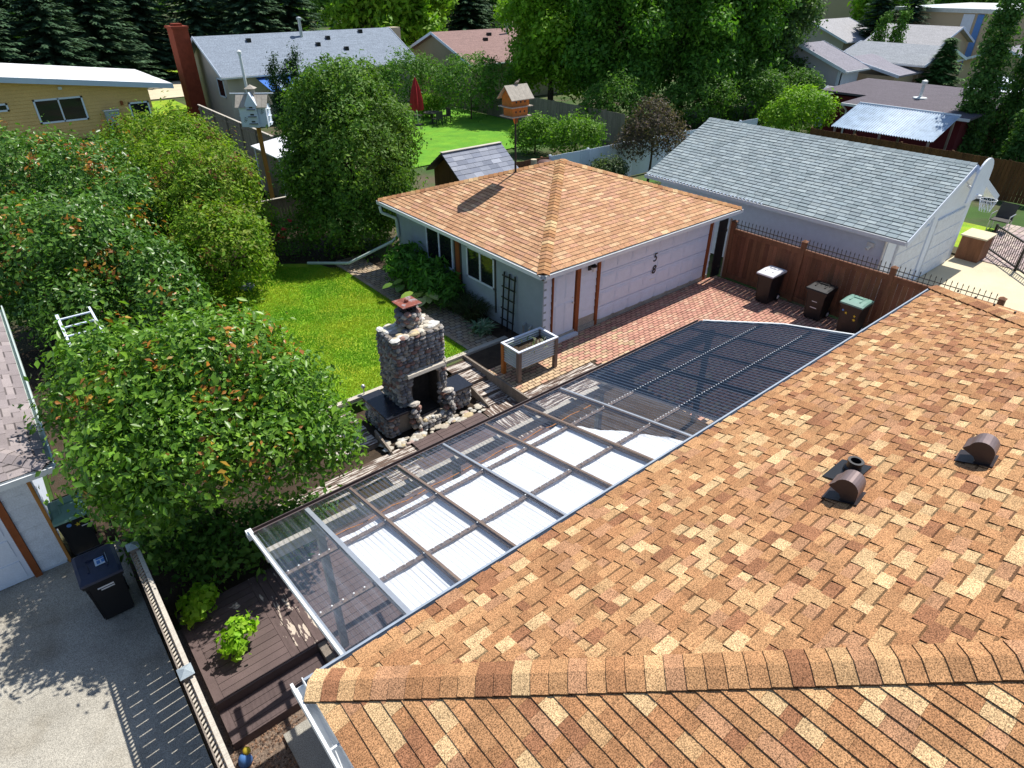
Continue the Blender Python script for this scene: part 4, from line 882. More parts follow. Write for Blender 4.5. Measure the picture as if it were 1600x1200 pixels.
def bird_barn():
    SCB = .86; t = thing('barn_birdhouse', 'orange two-storey birdhouse on a black pole above the tan garage roof', 'birdhouse', (13.5, 16.2, 3.42))
    cx, cy = 13.5, 16.2
    m = MB(); m.tube((cx, cy, 3.4), (cx, cy, 5.12), .035, .035, 10); m.build('pole', M['black'], t)
    m = MB(); m.box(cx - .04, cx + .16, cy - .04, cy - .02, 3.47, 3.49).tube((cx + .07, cy - .03, 4.4), (cx + .07, cy - .03, 5.1), .012, .012, 6); m.build('pole_bracket', M['black'], t)
    for s in (-1, 1): m = MB(); m.prism([(cx + s * .02, cy - .02, 4.92), (cx + s * .14, cy - .02, 5.18), (cx + s * .02, cy - .02, 5.18)], (0, .04, 0)); m.build('bracket', M['bhwood'], t)
    for i, (z, wx, wy) in enumerate(((5.18, .30, .22), (5.46, .34, .24))):
        m = MB(); m.box(cx - wx - .09, cx + wx + .09, cy - wy - .09, cy + wy + .09, z, z + .025); m.build('porch', M['shake'], t)
        m = MB(); m.box(cx - wx, cx + wx, cy - wy, cy + wy, z + .025, z + .27); st = m.build('storey', M['bhwood'], t)
        for k in (-1, 0, 1):
            m = MB(); m.tube((cx + k * .17, cy - wy - .002, z + .15), (cx + k * .17, cy - wy + .02, z + .15), .032, .032, 10); m.build('entry_hole', M['black'], st)
    z = 5.73
    m = MB(); m.prism([(cx - .34, cy - .26, z), (cx - .34, cy + .26, z), (cx - .34, cy, z + .28)], (.68, 0, 0)); m.build('gable', M['bhwood'], t)
    for s in (-1, 1):
        for k in range(6):
            m = MB(); x0 = cx - .45 + k * .15; a = Vector((x0, cy, z + .32)); b = Vector((x0, cy + s * .36, z - .06)); m.hexa([b, b + Vector((.146, 0, 0)), a + Vector((.146, 0, 0)), a] + [p + Vector((0, 0, .022)) for p in (b, b + Vector((.146, 0, 0)), a + Vector((.146, 0, 0)), a)]); m.build('roof_slat', M['shake'], t)
bird_barn()
bp = thing('bird', 'small bird perched on the orange birdhouse roof', 'bird', (13.55, 16.2, 6.07))
m = MB(); m.lathe([(.005, -.10), (.035, -.06), (.045, 0), (.03, .06), (.004, .09)], (0, 0, 0), 10)
m.v = [(13.55 + v[2], 16.2 + v[0], 6.125 + v[1] + v[2] * .35) for v in m.v]
m.lathe([(.003, -.03), (.027, 0), (.003, .03)], (13.63, 16.2, 6.185), 8); m.add([(13.64, 16.19, 6.185), (13.64, 16.21, 6.185), (13.685, 16.2, 6.18), (13.64, 16.2, 6.195)], [(0, 1, 2), (0, 2, 3), (1, 3, 2)])
m.add([(13.46, 16.18, 6.10), (13.46, 16.22, 6.10), (13.38, 16.2, 6.06), (13.46, 16.2, 6.09)], [(0, 1, 2), (0, 2, 3), (1, 3, 2)]); m.tube((13.54, 16.185, 6.055), (13.54, 16.185, 6.1), .004, .004, 4).tube((13.54, 16.215, 6.055), (13.54, 16.215, 6.1), .004, .004, 4); m.build('body', M['oldwood'], bp, smooth=True)
wb2 = thing('chapel_birdhouse', 'white shake-roofed birdhouse on a tall golden wooden post', 'birdhouse', (9.4, 27.6, 0))
cx, cy = 9.4, 27.6
m = MB(); m.box(cx - .07, cx + .07, cy - .07, cy + .07, 0, 3.75); m.build('post', M['postwood'], wb2)
hx = Vector((.80, -.60, 0)); hy = Vector((.60, .80, 0)); O_ = Vector((cx, cy, 3.75))
def HB(m, a0_, a1_, b0_, b1_, z0, z1): return m.hexa([O_ + hx * a + hy * b + Vector((0, 0, z)) for z in (z0, z1) for a, b in ((a0_, b0_), (a1_, b0_), (a1_, b1_), (a0_, b1_))])
m = MB(); HB(m, -.52, .52, -.3, .3, 0, .80); bx_ = m.build('body', M['white'], wb2)
m = MB(); HB(m, -.2, .2, -.42, -.301, 0, .80); m.prism([O_ + hx * a + hy * -.42 + Vector((0, 0, z)) for a, z in ((-.24, .8), (.24, .8), (0, 1.28))], hy * .4); m.build('front_tower', M['white'], wb2)
for s in (-1, 1):
    for k in range(3):
        for j in range(6):
            m = MB(); a = -.62 + j * .208; b0_ = -.42 + k * .14; z0 = .72 + k * .15
            if s == -1: m.hexa([O_ + hx * (a + i) + hy * (b0_ + q) + Vector((0, 0, z0 + q * 1.07 + t)) for t in (0, .025) for i, q in ((0, 0), (.2, 0), (.2, .15), (0, .15))]); m.build('shake', M['shake'], wb2)
    if s == 1:
        m = MB(); m.hexa([O_ + hx * i + hy * q + Vector((0, 0, z + t)) for t in (0, .025) for i, q, z in ((-.62, .42, .72), (.62, .42, .72), (.62, 0, 1.17), (-.62, 0, 1.17))]); m.build('roof_back', M['shake'], wb2)
m = MB(); m.tube(O_ + hx * -.85 + Vector((0, 0, 1.2)), O_ + hx * .85 + Vector((0, 0, 1.2)), .02, .02, 6); m.build('ridge_perch', M['white'], wb2)
m = MB(); HB(m, -.12, .12, -.12, .12, 1.15, 1.38); m.add([O_ + hx * a + hy * b + Vector((0, 0, z)) for a, b, z in ((-.2, -.2, 1.38), (.2, -.2, 1.38), (.2, .2, 1.38), (-.2, .2, 1.38), (0, 0, 1.52))], [(0, 1, 4), (1, 2, 4), (2, 3, 4), (3, 0, 4), (3, 2, 1, 0)]); m.build('cupola', M['shake'], wb2)
for z in (.16, .42, .68):
    m = MB(); HB(m, -.07, .07, -.424, -.419, z + .03, z + .09); m.build('entry_hole', M['black'], wb2)
    m = MB(); HB(m, -.16, .16, -.50, -.421, z - .02, z); m.build('perch', M['darktrim'], wb2)
    for s in (-1, 1): m = MB(); HB(m, .521 if s > 0 else -.62, .62 if s > 0 else -.521, -.1, .1, z - .05, z - .03); m.build('perch', M['white'], wb2)
for s, z in ((-.34, .22), (.36, .52)):          # painted scrolls
    for j in range(3):
        m = MB(); pts = [O_ + hx * (s + .05 * math.cos(t * .9 + j) + .02 * j) + hy * -.303 + Vector((0, 0, z + .06 * j + .035 * math.sin(t))) for t in range(7)]; m.path(pts, .008, 4); m.build('painted_scroll', M['darktrim'], wb2)
tr = thing('trellis', 'dark wooden ladder trellis leaning on the garage side wall', 'trellis', (10.5, 12.9, 0))
for y in (12.66, 12.9, 13.14): m = MB(); m.bar((10.44, y, 0), (10.55, y, 1.78), .035, .035); m.build('upright', M['black'], tr)
for k in range(5): m = MB(); z = .35 + k * .33; x = 10.44 + .11 * z / 1.78; m.bar((x - .02, 12.6, z), (x - .02, 13.2, z), .03, .03); m.build('rung', M['black'], tr)
for i, y in enumerate((11.98, 12.22)):
    t = thing('utility_pipe', ('grey utility pipe nearest the corner of the garage side wall', 'grey utility pipe second from the corner of the garage side wall')[i], 'pipe', (10.5, y, 0))
    m = MB(); m.tube((10.5, y, 0), (10.5, y, .45), .035, .035, 10).tube((10.5, y, .45), (10.59, y, .5), .035, .03, 8); m.build('pipe', M['metal'], t)
ld_ = thing('stepladder', 'white aluminium stepladder standing among the leafy shrubs', 'ladder', (.7, 17.5, -.5))
for s in (0, 1):
    m = MB(); m.bar((.28 + s * .02, 18.5 - s * 0, 1.6), (.28, 16.8, 0.9), .05, .03); m.bar((1.02, 18.5, 1.6), (1.08, 16.6, .9), .05, .03) if s else None; m.build('rail', M['white'], ld_)
for k in range(6):
    t = .1 + k * .17; y = 18.5 - 1.7 * t; z = 1.6 - .7 * t; m = MB(); m.bar((.28, y, z), (1.03, y, z), .055, .03); m.build('rung', M['white'], ld_)
for x, y in ((.3, 18.5), (1.02, 18.5), (.28, 16.85), (1.06, 16.7)): m = MB(); m.bar((x, y, 1.6 if y > 18 else .9), (x, y + (.25 if y > 18 else -.1), -.5), .04, .03); m.build('leg', M['metal'], ld_)
gs = tag(MB().rock((5.6, 20.7, .12), (.28, .24, .2), 3, (.32, .35, .42)).build('boulder', M['stone'], smooth=True), 'round blue-grey boulder under the yellow-green hedge', 'boulder')
sl_ = thing('path_light', 'small metal path light on the timber lawn edging', 'lamp', (5.55, 12.55, .03))
m = MB(); m.tube((5.55, 12.55, .03), (5.55, 12.55, .24), .015, .015, 8); m.build('stem', M['metal'], sl_)
m = MB(); m.lathe([(.05, .22), (.055, .26), (.03, .30), (.01, .31)], (5.55, 12.55, 0), 12); m.build('lamp_head', M['alum'], sl_)
gn = thing('garden_ornament', 'small blue and yellow garden ornament on the gravel by the fence', 'ornament', (.06, 6.05, LOW))
m = MB(); m.lathe([(.05, 0), (.10, .04), (.09, .12), (.06, .17), (.02, .2)], (.06, 6.05, LOW), 12); m.build('body', M['bluep'], gn, smooth=True)
m = MB(); m.lathe([(.02, 0), (.055, .03), (.05, .08), (.01, .1)], (.12, 6.08, LOW + .15), 10); m.build('head', M['yellow'], gn, smooth=True)
# right hand patio: box, railing, chair
bxp = thing('storage_box', 'brown wooden box with pale yellow top beside the grey-roofed garage', 'box', (27.6, 6.5, 0))
m = MB(); m.box(27.05, 28.0, 6.1, 6.85, 0, .85); m.build('body', M['cedar'], bxp)
m = MB(); m.box(27.0, 28.05, 6.05, 6.9, .85, .9); m.build('lid', M['slab'], bxp)
rl = thing('black_railing', 'black metal railing with thin balusters at the right edge', 'railing', (28.7, 6.3, 0))
p, q = Vector((28.7, 6.3, 0)), Vector((25.9, 3.6, 0))
for z in (.12, 1.0): m = MB(); m.bar(p + Vector((0, 0, z)), q + Vector((0, 0, z)), .05, .05); m.build('rail', M['black'], rl)
for k in range(33): c = p.lerp(q, k / 32); m = MB(); m.box(c.x - .01, c.x + .01, c.y - .01, c.y + .01, .12, 1.0); m.build('baluster', M['black'], rl)
for k in range(3): c = p.lerp(q, k / 2); m = MB(); m.box(c.x - .04, c.x + .04, c.y - .04, c.y + .04, 0, 1.06); m.build('post', M['black'], rl)
ch = thing('patio_chair', 'grey metal patio chair beyond the black railing', 'chair', (31.6, 6.9, 0))
for a, b in ((-.3, -.3), (.3, -.3), (.3, .3), (-.3, .3)): m = MB(); m.tube((31.6 + a, 6.9 + b, 0), (31.6 + a, 6.9 + b, .45), .02, .02, 6); m.build('leg', M['alum'], ch)
m = MB(); m.box(31.28, 31.92, 6.58, 7.22, .45, .49); m.build('seat', M['darktrim'], ch); m = MB(); m.bar((31.9, 6.9, .49), (32.1, 6.9, 1.05), .6, .04, (1, 0, 0)); m.build('backrest', M['darktrim'], ch)
for s in (-1, 1): m = MB(); m.path([(31.3, 6.9 + s * .33, .45), (31.3, 6.9 + s * .33, .7), (31.95, 6.9 + s * .33, .7)], .02, 6); m.build('armrest', M['alum'], ch)
# ---------------------------------------------------------------- houses beyond the garden
def farroof(name, col, axis):
    m = mat(name, col, .9, .16, 1.0, .25, 14, stretch=(1.2, 6, 6) if axis == 'x' else (6, 1.2, 6)); return m
FR = dict(blue=farroof('far_blue_grey_shingles', (.22, .26, .32), 'x'), brown=farroof('far_brown_shingles', (.26, .165, .15), 'x'), pale=farroof('far_pale_shingles', (.72, .73, .76), 'x'),
          mauve=farroof('far_mauve_shingles', (.24, .23, .27), 'y'), grey=farroof('far_grey_shingles', (.27, .29, .32), 'y'), dark=farroof('far_dark_roll_roof', (.115, .10, .12), 'y'), light=farroof('far_light_shingles', (.36, .355, .37), 'y'))
WM = dict(tan=mat('tan_stucco', (.50, .46, .40), .9, .08, .6), olive=mat('olive_siding', (.30, .27, .19), .9, .08, .6), lilac=mat('lilac_grey_siding', (.56, .53, .60), .9, .05, .6), sand=mat('sand_wall', (.52, .42, .29), .9, .06, .5),
          gold=mat('golden_siding', (.72, .48, .19), .85, .08, .8, .08, 20), wine=mat('wine_red_wall', (.14, .02, .025), .9, .1))
def slabpoly(m, pts, th, col=(1, 1, 1)):
    n = len(pts); return m.add([tuple(p) for p in pts] + [(p[0], p[1], p[2] - th) for p in pts], [tuple(range(n)), tuple(range(2 * n - 1, n - 1, -1))] + [(j, n + j, n + (j + 1) % n, (j + 1) % n) for j in range(n)], col)
def gable(name, label, x0, x1, y0, y1, ze, zr, axis, wm, rm, oh=.5, cat='house'):
    t = thing(name, label, cat, (x0, y0, 0)); m = MB()
    if axis == 'x':
        ym = (y0 + y1) / 2; s = (zr - ze) / ((y1 - y0) / 2 + oh)
        for ya in (y0 - oh, y1 + oh):
            m = MB(); q = [(x0 - oh, ya, ze), (x1 + oh, ya, ze), (x1 + oh, ym, zr), (x0 - oh, ym, zr)]; q = q if ya < ym else q[::-1]; slabpoly(m, q, .12); m.build('roof', rm, t)
        w = MB(); w.prism([(x0, y0, 0), (x0, y1, 0), (x0, y1, ze + s * oh - .14), (x0, ym, zr - .16), (x0, y0, ze + s * oh - .14)], (x1 - x0, 0, 0)); w.build('wall', wm, t)
        for xa in (x0 - oh - .012, x1 + oh + .012):
            for ya in (y0 - oh, y1 + oh): m = MB(); m.bar((xa, ya, ze - .06), (xa, ym, zr - .06), .02, .2, (0, 0, 1)); m.build('rake_board', M['white'], t)
        m = MB(); m.box(x0 - oh, x1 + oh, y0 - oh - .1, y0 - oh, ze - .14, ze - .03); m.build('gutter', M['gutter'], t)
    else:
        xm = (x0 + x1) / 2; s = (zr - ze) / ((x1 - x0) / 2 + oh)
        for xa in (x0 - oh, x1 + oh):
            m = MB(); q = [(xa, y1 + oh, ze), (xa, y0 - oh, ze), (xm, y0 - oh, zr), (xm, y1 + oh, zr)]; q = q if xa < xm else q[::-1]; slabpoly(m, q, .12); m.build('roof', rm, t)
        w = MB(); w.prism([(x0, y0, 0), (x1, y0, 0), (x1, y0, ze + s * oh - .14), (xm, y0, zr - .16), (x0, y0, ze + s * oh - .14)], (0, y1 - y0, 0)); w.build('wall', wm, t)
        for ya in (y0 - oh - .012, y1 + oh + .012):
            for xa in (x0 - oh, x1 + oh): m = MB(); m.bar((xa, ya, ze - .06), (xm, ya, zr - .06), .02, .2); m.build('rake_board', M['white'], t)
        m = MB(); m.box(x0 - oh - .1, x0 - oh, y0 - oh, y1 + oh, ze - .14, ze - .03); m.build('gutter', M['gutter'], t)
    return t
def winY(t, x0, x1, z0, z1, y, n=2):      # window in a wall facing -y
    f = MB()
    for a, b, c, e in ((x0, x1, z0, z0 + .1), (x0, x1, z1 - .1, z1), (x0, x0 + .1, z0, z1), (x1 - .1, x1, z0, z1)): f.box(a, b, y - .05, y - .002, c, e)
    for k in range(1, n): xm = x0 + (x1 - x0) * k / n; f.box(xm - .04, xm + .04, y - .05, y - .003, z0 + .02, z1 - .02)
    fr = f.build('window', M['white'], t)
    for k in range(n): m = MB(); m.box(x0 + (x1 - x0) * k / n + .06, x0 + (x1 - x0) * (k + 1) / n - .06, y - .025, y - .004, z0 + .08, z1 - .08); m.build('pane', M['glass'], fr)
def winX(t, y0, y1, z0, z1, x, n=2):
    f = MB()
    for a, b, c, e in ((y0, y1, z0, z0 + .1), (y0, y1, z1 - .1, z1), (y0, y0 + .1, z0, z1), (y1 - .1, y1, z0, z1)): f.box(x - .05, x - .002, a, b, c, e)
    for k in range(1, n): ym = y0 + (y1 - y0) * k / n; f.box(x - .05, x - .003, ym - .04, ym + .04, z0 + .02, z1 - .02)
    fr = f.build('window', M['white'], t)
    for k in range(n): m = MB(); m.box(x - .025, x - .004, y0 + (y1 - y0) * k / n + .06, y0 + (y1 - y0) * (k + 1) / n - .06, z0 + .08, z1 - .08); m.build('pane', M['glass'], fr)
# golden-sided house, low-slope roof running down to the right
yh = thing('golden_house', 'golden-sided house with white low-slope roof at the upper left', 'house', (-8, 51, 0))
rz = lambda x: 3.9 - .118 * (x - 3.0)
w = MB(); w.prism([(-9, 51.1, 0), (10.6, 51.1, 0), (10.6, 51.1, rz(10.6) - .32), (-9, 51.1, rz(-9) - .32)], (0, 9, 0)); w.build('wall', WM['gold'], yh)
for k in range(22):
    z = .1 + k * .2; x1 = min(10.62, 3.0 + (3.9 - .36 - (z + .2)) / .118)
    if x1 > -8: m = MB(); m.hexa([(-9, 51.05, z), (x1, 51.05, z), (x1, 51.1, z), (-9, 51.1, z), (-9, 51.075, z + .19), (x1, 51.075, z + .19), (x1, 51.1, z + .19), (-9, 51.1, z + .19)]); m.build('siding_board', WM['gold'], yh)
m = MB(); slabpoly(m, [(-9, 50.45, rz(-9)), (12.1, 50.45, rz(12.1)), (12.1, 60.6, rz(12.1)), (-9, 60.6, rz(-9))], .1); m.build('roof', FR['pale'], yh)
m = MB(); m.hexa([(-9, 50.40, rz(-9) - .3), (12.1, 50.40, rz(12.1) - .3), (12.1, 50.45, rz(12.1) - .3), (-9, 50.45, rz(-9) - .3), (-9, 50.40, rz(-9) + .01), (12.1, 50.40, rz(12.1) + .01), (12.1, 50.45, rz(12.1) + .01), (-9, 50.45, rz(-9) + .01)]); m.build('fascia', mat('pale_blue_fascia', (.50, .60, .72), .6, .05), yh)
winY(yh, 4.05, 6.72, 1.1, 2.5, 51.05); winY(yh, 1.2, 2.75, 2.0, 2.45, 51.05, 1); winY(yh, 9.2, 10.45, .7, 1.85, 51.05, 1)
m = MB(); m.box(8.75, 8.9, 50.9, 51.04, 1.75, 2.0); m.build('wall_lamp', M['trim'], yh)
m = MB(); m.box(5.6, 5.8, 50.95, 51.04, 2.95, 3.1); m.build('flood_lamp', M['dirtywhite'], yh)
am = thing('meter_cabinet', 'grey meter cabinet standing in front of the golden-sided house', 'cabinet', (8.0, 50.5, 0)); m = MB(); m.box(7.6, 8.4, 50.3, 50.7, 0, 1.55); m.box(7.55, 8.45, 50.25, 50.75, 1.55, 1.6); m.build('body', M['stucco'], am)
# blue-grey roofed house with brick chimney
chs = gable('chimney_house', 'tan bungalow with blue-grey roof and tall red brick chimney', 15.6, 30.6, 50.2, 58.2, 3.02, 5.25, 'x', WM['tan'], FR['blue'])
m = MB(); m.box(14.0, 15.05, 54.6, 56.0, 0, 5.75); ck = m.build('chimney', M['brick'], chs); m = MB(); m.box(13.9, 15.1, 54.5, 56.1, 5.75, 5.9).box(14.2, 14.8, 54.9, 55.7, 5.9, 6.05); m.build('chimney_crown', M['brick'], ck)
winX(chs, 51.0, 52.4, 1.5, 2.75, 15.6, 1); winY(chs, 27.6, 29.0, 1.5, 2.7, 50.2, 1); winY(chs, 21.0, 24, 1.1, 2.4, 50.2, 2)
for k in range(8):
    m = MB(); x = 17.6 + k * .8; c = (.05, .16, .5) if k % 2 == 0 else (.42, .55, .75); m.prism([(x, 50.1, 2.75), (x + .8, 50.1, 2.75), (x + .8, 47.4, 2.15), (x, 47.4, 2.15)], (0, 0, .03), c); m.build('awning_stripe', M['blueawn'], chs)
for x in (17.8, 23.8): m = MB(); m.tube((x, 47.45, 0), (x, 47.45, 2.15), .03, .03, 6); m.build('awning_post', M['white'], chs)
m = MB(); m.tube((16.6, 49.5, 0), (16.6, 49.5, 4.4), .1, .1, 10).lathe([(.16, 0), (.16, .15), (.02, .25)], (16.6, 49.5, 4.4), 10); m.build('flue_pipe', M['gutter'], chs)
for x, y in ((18.6, 53.2), (24.8, 53.0), (23.6, 52.3), (28.0, 53.6), (25.6, 51.6)):
    z = 3.02 + (y - 49.7) * .495; m = MB(); m.box(x, x + .3, y, y + .3, z - .05, z + .28); m.build('roof_vent', M['bin'], chs)
m = MB(); m.tube((23.0, 53.6, 4.8), (23.0, 53.6, 6.1), .12, .12, 10).lathe([(.2, 0), (.2, .12), (.05, .18)], (23.0, 53.6, 6.1), 10); m.build('vent_stack', M['metal'], chs)
m = MB(); m.box(31.6, 32.4, 54.5, 55.5, 2.5, 5.2); m.build('chimney', M['tan'] if 'tan' in M else M['cream'], chs)
h3 = gable('brown_roof_house', 'olive house with brown roof between the maple and grey-roofed house', 33.4, 46, 45.6, 55.4, 3.0, 5.0, 'x', WM['olive'], FR['brown'])
for x, y in ((37, 48.5), (38, 49.3)): m = MB(); z = 3.0 + (y - 45.1) * .37; m.box(x, x + .35, y, y + .3, z - .05, z + .25); m.build('roof_vent', M['bin'], h3)
m = MB(); m.tube((40.2, 49.5, 4.4), (40.2, 49.5, 6.0), .11, .11, 10); m.build('vent_stack', M['metal'], h3)
# small shed behind the garage
sh = thing('garden_shed', 'small dark wooden shed with slate shingle roof behind the garage', 'shed', (15.0, 21.4, 0))
m = MB(); m.prism([(15.0, 21.45, 0), (15.0, 23.4, 0), (15.0, 23.4, 1.95), (15.0, 22.42, 2.62), (15.0, 21.45, 1.95)], (2.6, 0, 0)); m.build('wall', M['darkfence'], sh)
SF = [[(14.75, 21.2, 1.95), (17.85, 21.2, 1.95), (17.85, 22.42, 2.8), (14.75, 22.42, 2.8)], [(17.85, 23.64, 1.95), (14.75, 23.64, 1.95), (14.75, 22.42, 2.8), (17.85, 22.42, 2.8)]]
m = MB()
for f in SF: slabpoly(m, [(p[0], p[1], p[2] - .012) for p in f], .06)
sr = m.build('roof', M['darktrim'], sh)
for p_ in shingles(SF[0], SLATE, 61, expo=.24, wlo=.40, whi=.55, t0=.012, t1=.016, teeth=False) + shingles(SF[1], SLATE, 62, expo=.24, wlo=.4, whi=.55, teeth=False): p_.build('shingle', M['gshingle'], sr)
m = MB(); m.bar((14.75, 22.42, 2.82), (17.85, 22.42, 2.82), .2, .03); m.build('ridge_cap', M['timber'], sr)
br = thing('rain_barrel', 'dark red rounded barrel beside the short board fence', 'barrel', (20.2, 22.1, 0)); m = MB(); m.lathe([(.42, 0), (.5, .5), (.5, 1.2), (.44, 1.6), (.3, 1.75), (.05, 1.8)], (20.2, 22.1, 0), 16); m.build('body', mat('maroon_plastic', (.13, .07, .06), .6, .2), br, smooth=True)
m = MB(); m.tube((19.4, 22.0, 0), (19.4, 22.0, 1.95), .14, .14, 10); tag(m.build('chimney_post', M['cream']), 'short pale stub post beside the dark red barrel', 'post')
# shed and covered grill by the chapel birdhouse
s2 = thing('plank_shed', 'grey plank shed with white trim behind the golden birdhouse post', 'shed', (10.6, 29.2, 0))
for k in range(12): m = MB(); y = 29.2 + k * .24; m.box(10.6, 10.63, y + .004, y + .236, 0, 2.0); m.build('board', M['oldwood'], s2)
m = MB(); m.box(10.63, 12.0, 29.2, 32.1, 0, 2.0); m.build('wall', M['oldwood'], s2)
m = MB(); m.hexa([(10.45, 29.05, 2.0), (12.2, 29.05, 2.25), (12.2, 32.25, 2.25), (10.45, 32.25, 2.0), (10.45, 29.05, 2.06), (12.2, 29.05, 2.31), (12.2, 32.25, 2.31), (10.45, 32.25, 2.06)]); m.build('roof', FR['pale'], s2)
for y in (29.18, 32.1): m = MB(); m.box(10.56, 10.6, y, y + .1, 0, 2.0); m.build('corner_board', M['white'], s2)
gl = thing('covered_grill', 'black covered grill between the hedge and golden birdhouse post', 'grill', (9.6, 31.2, 0))
m = MB(); m.hexa([(9.1, 30.8, 0), (10.2, 30.8, 0), (10.2, 31.6, 0), (9.1, 31.6, 0), (9.2, 30.9, 1.0), (10.1, 30.9, 1.0), (10.1, 31.5, 1.0), (9.2, 31.5, 1.0)]); m.hexa([(9.2, 30.85, 1.0), (10.1, 30.85, 1.0), (10.1, 31.55, 1.0), (9.2, 31.55, 1.0), (9.3, 31.05, 1.3), (10.0, 31.05, 1.3), (10.0, 31.4, 1.3), (9.3, 31.4, 1.3)]); m.build('cover', M['bin'], gl)
fbx = thing('flower_box', 'wooden box of red flowers beside the covered grill', 'planter', (9.0, 33.2, 0)); m = MB(); m.box(8.6, 9.5, 33.0, 33.4, 0, .55); m.build('box', M['bhwood'], fbx)
for k in range(9):
    m = MB(); m.rock((8.65 + k * .1, 33.2 + .1 * math.sin(k * 2), .68 + .06 * math.cos(k * 3)), (.08, .08, .06), k); m.build('bloom', M['red'], fbx, smooth=True)
# closed red umbrella and patio set on the back lawn
um = thing('garden_umbrella', 'closed dark red garden umbrella beside the back lawn', 'umbrella', (25.2, 41.0, 0))
m = MB(); m.tube((25.2, 41, 0), (25.2, 41, 3.15), .035, .035, 8); m.build('pole', M['metal'], um)
m = MB(); n = 16; v = []
for z, r in ((1.0, .42), (1.6, .40), (2.3, .28), (2.85, .12), (3.1, .03)):
    for k in range(n): t = 2 * math.pi * k / n; q = r * (1.15 if k % 2 else .72); v.append((25.2 + q * math.cos(t), 41 + q * math.sin(t), z))
m.add(v, [(i * n + k, i * n + (k + 1) % n, (i + 1) * n + (k + 1) % n, (i + 1) * n + k) for i in range(4) for k in range(n)] + [tuple(range(n - 1, -1, -1)), tuple(range(4 * n, 5 * n))]); m.build('canopy', M['redcloth'], um)
m = MB(); m.lathe([(.35, 0), (.35, .06), (.06, .12)], (25.2, 41, 0), 14); m.build('base', M['black'], um)
tb = thing('patio_table', 'dark round patio table beside the red umbrella', 'table', (26.4, 41.0, 0))
m = MB(); m.lathe([(.6, .7), (.6, .74)], (26.4, 41, 0), 18); m.build('table_top', M['darktrim'], tb); m = MB(); m.lathe([(.3, 0), (.05, .05), (.05, .7)], (26.4, 41, 0), 12); m.build('pedestal', M['black'], tb)
for i, (x, y, a) in enumerate(((27.3, 40.6, 0), (26.2, 40.0, -90), (25.9, 42.0, 120))):
    t = thing('patio_chair', ('dark patio chair right of the round table near red umbrella', 'dark patio chair nearest the lawn by the round table', 'dark patio chair behind the round table near red umbrella')[i], 'chair', (x, y, 0), R(a))
    for p_, q_ in ((-.24, -.24), (.24, -.24), (.24, .24), (-.24, .24)): m = MB(); m.box(p_ - .02, p_ + .02, q_ - .02, q_ + .02, 0, .44); m.build('leg', M['black'], t, local=True)
    m = MB(); m.box(-.27, .27, -.27, .27, .44, .48); m.build('seat', M['darktrim'], t, local=True); m = MB(); m.box(.22, .27, -.27, .27, .48, .95); m.build('backrest', M['darktrim'], t, local=True)
m = MB(); m.tube((66, 104, 0), (66, 104, 9), .14, .09, 8).bar((66, 104, 9), (67.6, 104, 9.2), .1, .08); tag(m.build('lamp_post', M['gutter']), 'tall thin pale lamp post behind the brown-roofed house', 'lamp post')
# houses to the right
gable('lilac_house', 'lilac-grey sided gable house beside the big birches', 50.5, 53.2, 23.9, 31, 3.2, 4.7, 'x', WM['lilac'], FR['mauve'])
lo_ = [o for o in bpy.data.objects if o.name.startswith('lilac_house')][0]; m = MB(); m.box(50.44, 50.5, 23.84, 24.15, 0, 3.1).box(50.44, 53.0, 23.84, 23.9, 0, 3.0); m.build('corner_board', M['white'], lo_); winX(lo_, 27.2, 28.4, 1.6, 2.6, 50.5, 1)
h5 = gable('grey_roof_house', 'sand house with pale grey roof behind the dark flat-roofed workshop', 57.5, 64.5, 21.4, 27.4, 3.3, 4.35, 'y', WM['sand'], FR['grey'])
t = thing('lean_to', 'sand-coloured lean-to with sloping mauve roof beside the lilac house', 'lean-to', (54, 21.6, 0)); m = MB(); m.box(54.0, 57.4, 21.6, 25.0, 0, 2.7); m.build('wall', WM['sand'], t)
m = MB(); slabpoly(m, [(53.7, 25.4, 3.72), (53.7, 21.2, 2.82), (58.0, 21.2, 2.82), (58.0, 25.4, 3.72)], .12); m.build('roof', FR['mauve'], t); m = MB(); m.bar((53.66, 25.4, 3.66), (53.66, 21.2, 2.76), .05, .2); m.build('fascia', M['white'], t)
h6 = gable('far_house', 'small sand house with light grey roof below the school building', 75.5, 83, 27.2, 33.5, 3.3, 4.75, 'y', WM['sand'], FR['light'])
gable('far_house', 'distant house with light roof left of the dark cedars', 78, 86, 37.5, 46, 2.9, 4.8, 'x', WM['tan'], FR['light'])
gable('far_house', 'low dark-roofed house below the striped school wall', 74, 82, 18.0, 24.0, 2.3, 3.6, 'x', WM['sand'], FR['mauve'])
sc_ = thing('school', 'large flat-roofed sand building with blue stripe on its wall', 'building', (88, 14, 0)); m = MB(); m.box(88, 110, 14, 37, 0, 5.6); m.build('wall', WM['sand'], sc_)
m = MB(); m.box(87.7, 110.3, 13.7, 37.3, 5.6, 6.0); m.build('roof', M['metal'], sc_); m = MB(); m.box(87.9, 87.98, 28.9, 30.0, 0, 5.5); m.build('stripe', M['white'], sc_); m = MB(); m.box(87.88, 87.97, 28.0, 28.6, 0, 5.5); m.build('stripe', M['bluep'], sc_)
m = MB(); m.box(112, 113, 52, 68, 0, 6.2); m.build('side_wing', WM['sand'], sc_)
wk = thing('workshop', 'low workshop with dark flat roof beyond the brown fence', 'workshop', (41.6, 12.6, 0))
m = MB(); m.box(41.7, 50, 12.6, 18.6, 0, 2.42); m.build('wall', WM['wine'], wk); m = MB(); m.box(44.5, 50, 18.6, 21.5, 0, 2.4); m.build('side_wing', WM['wine'], wk)
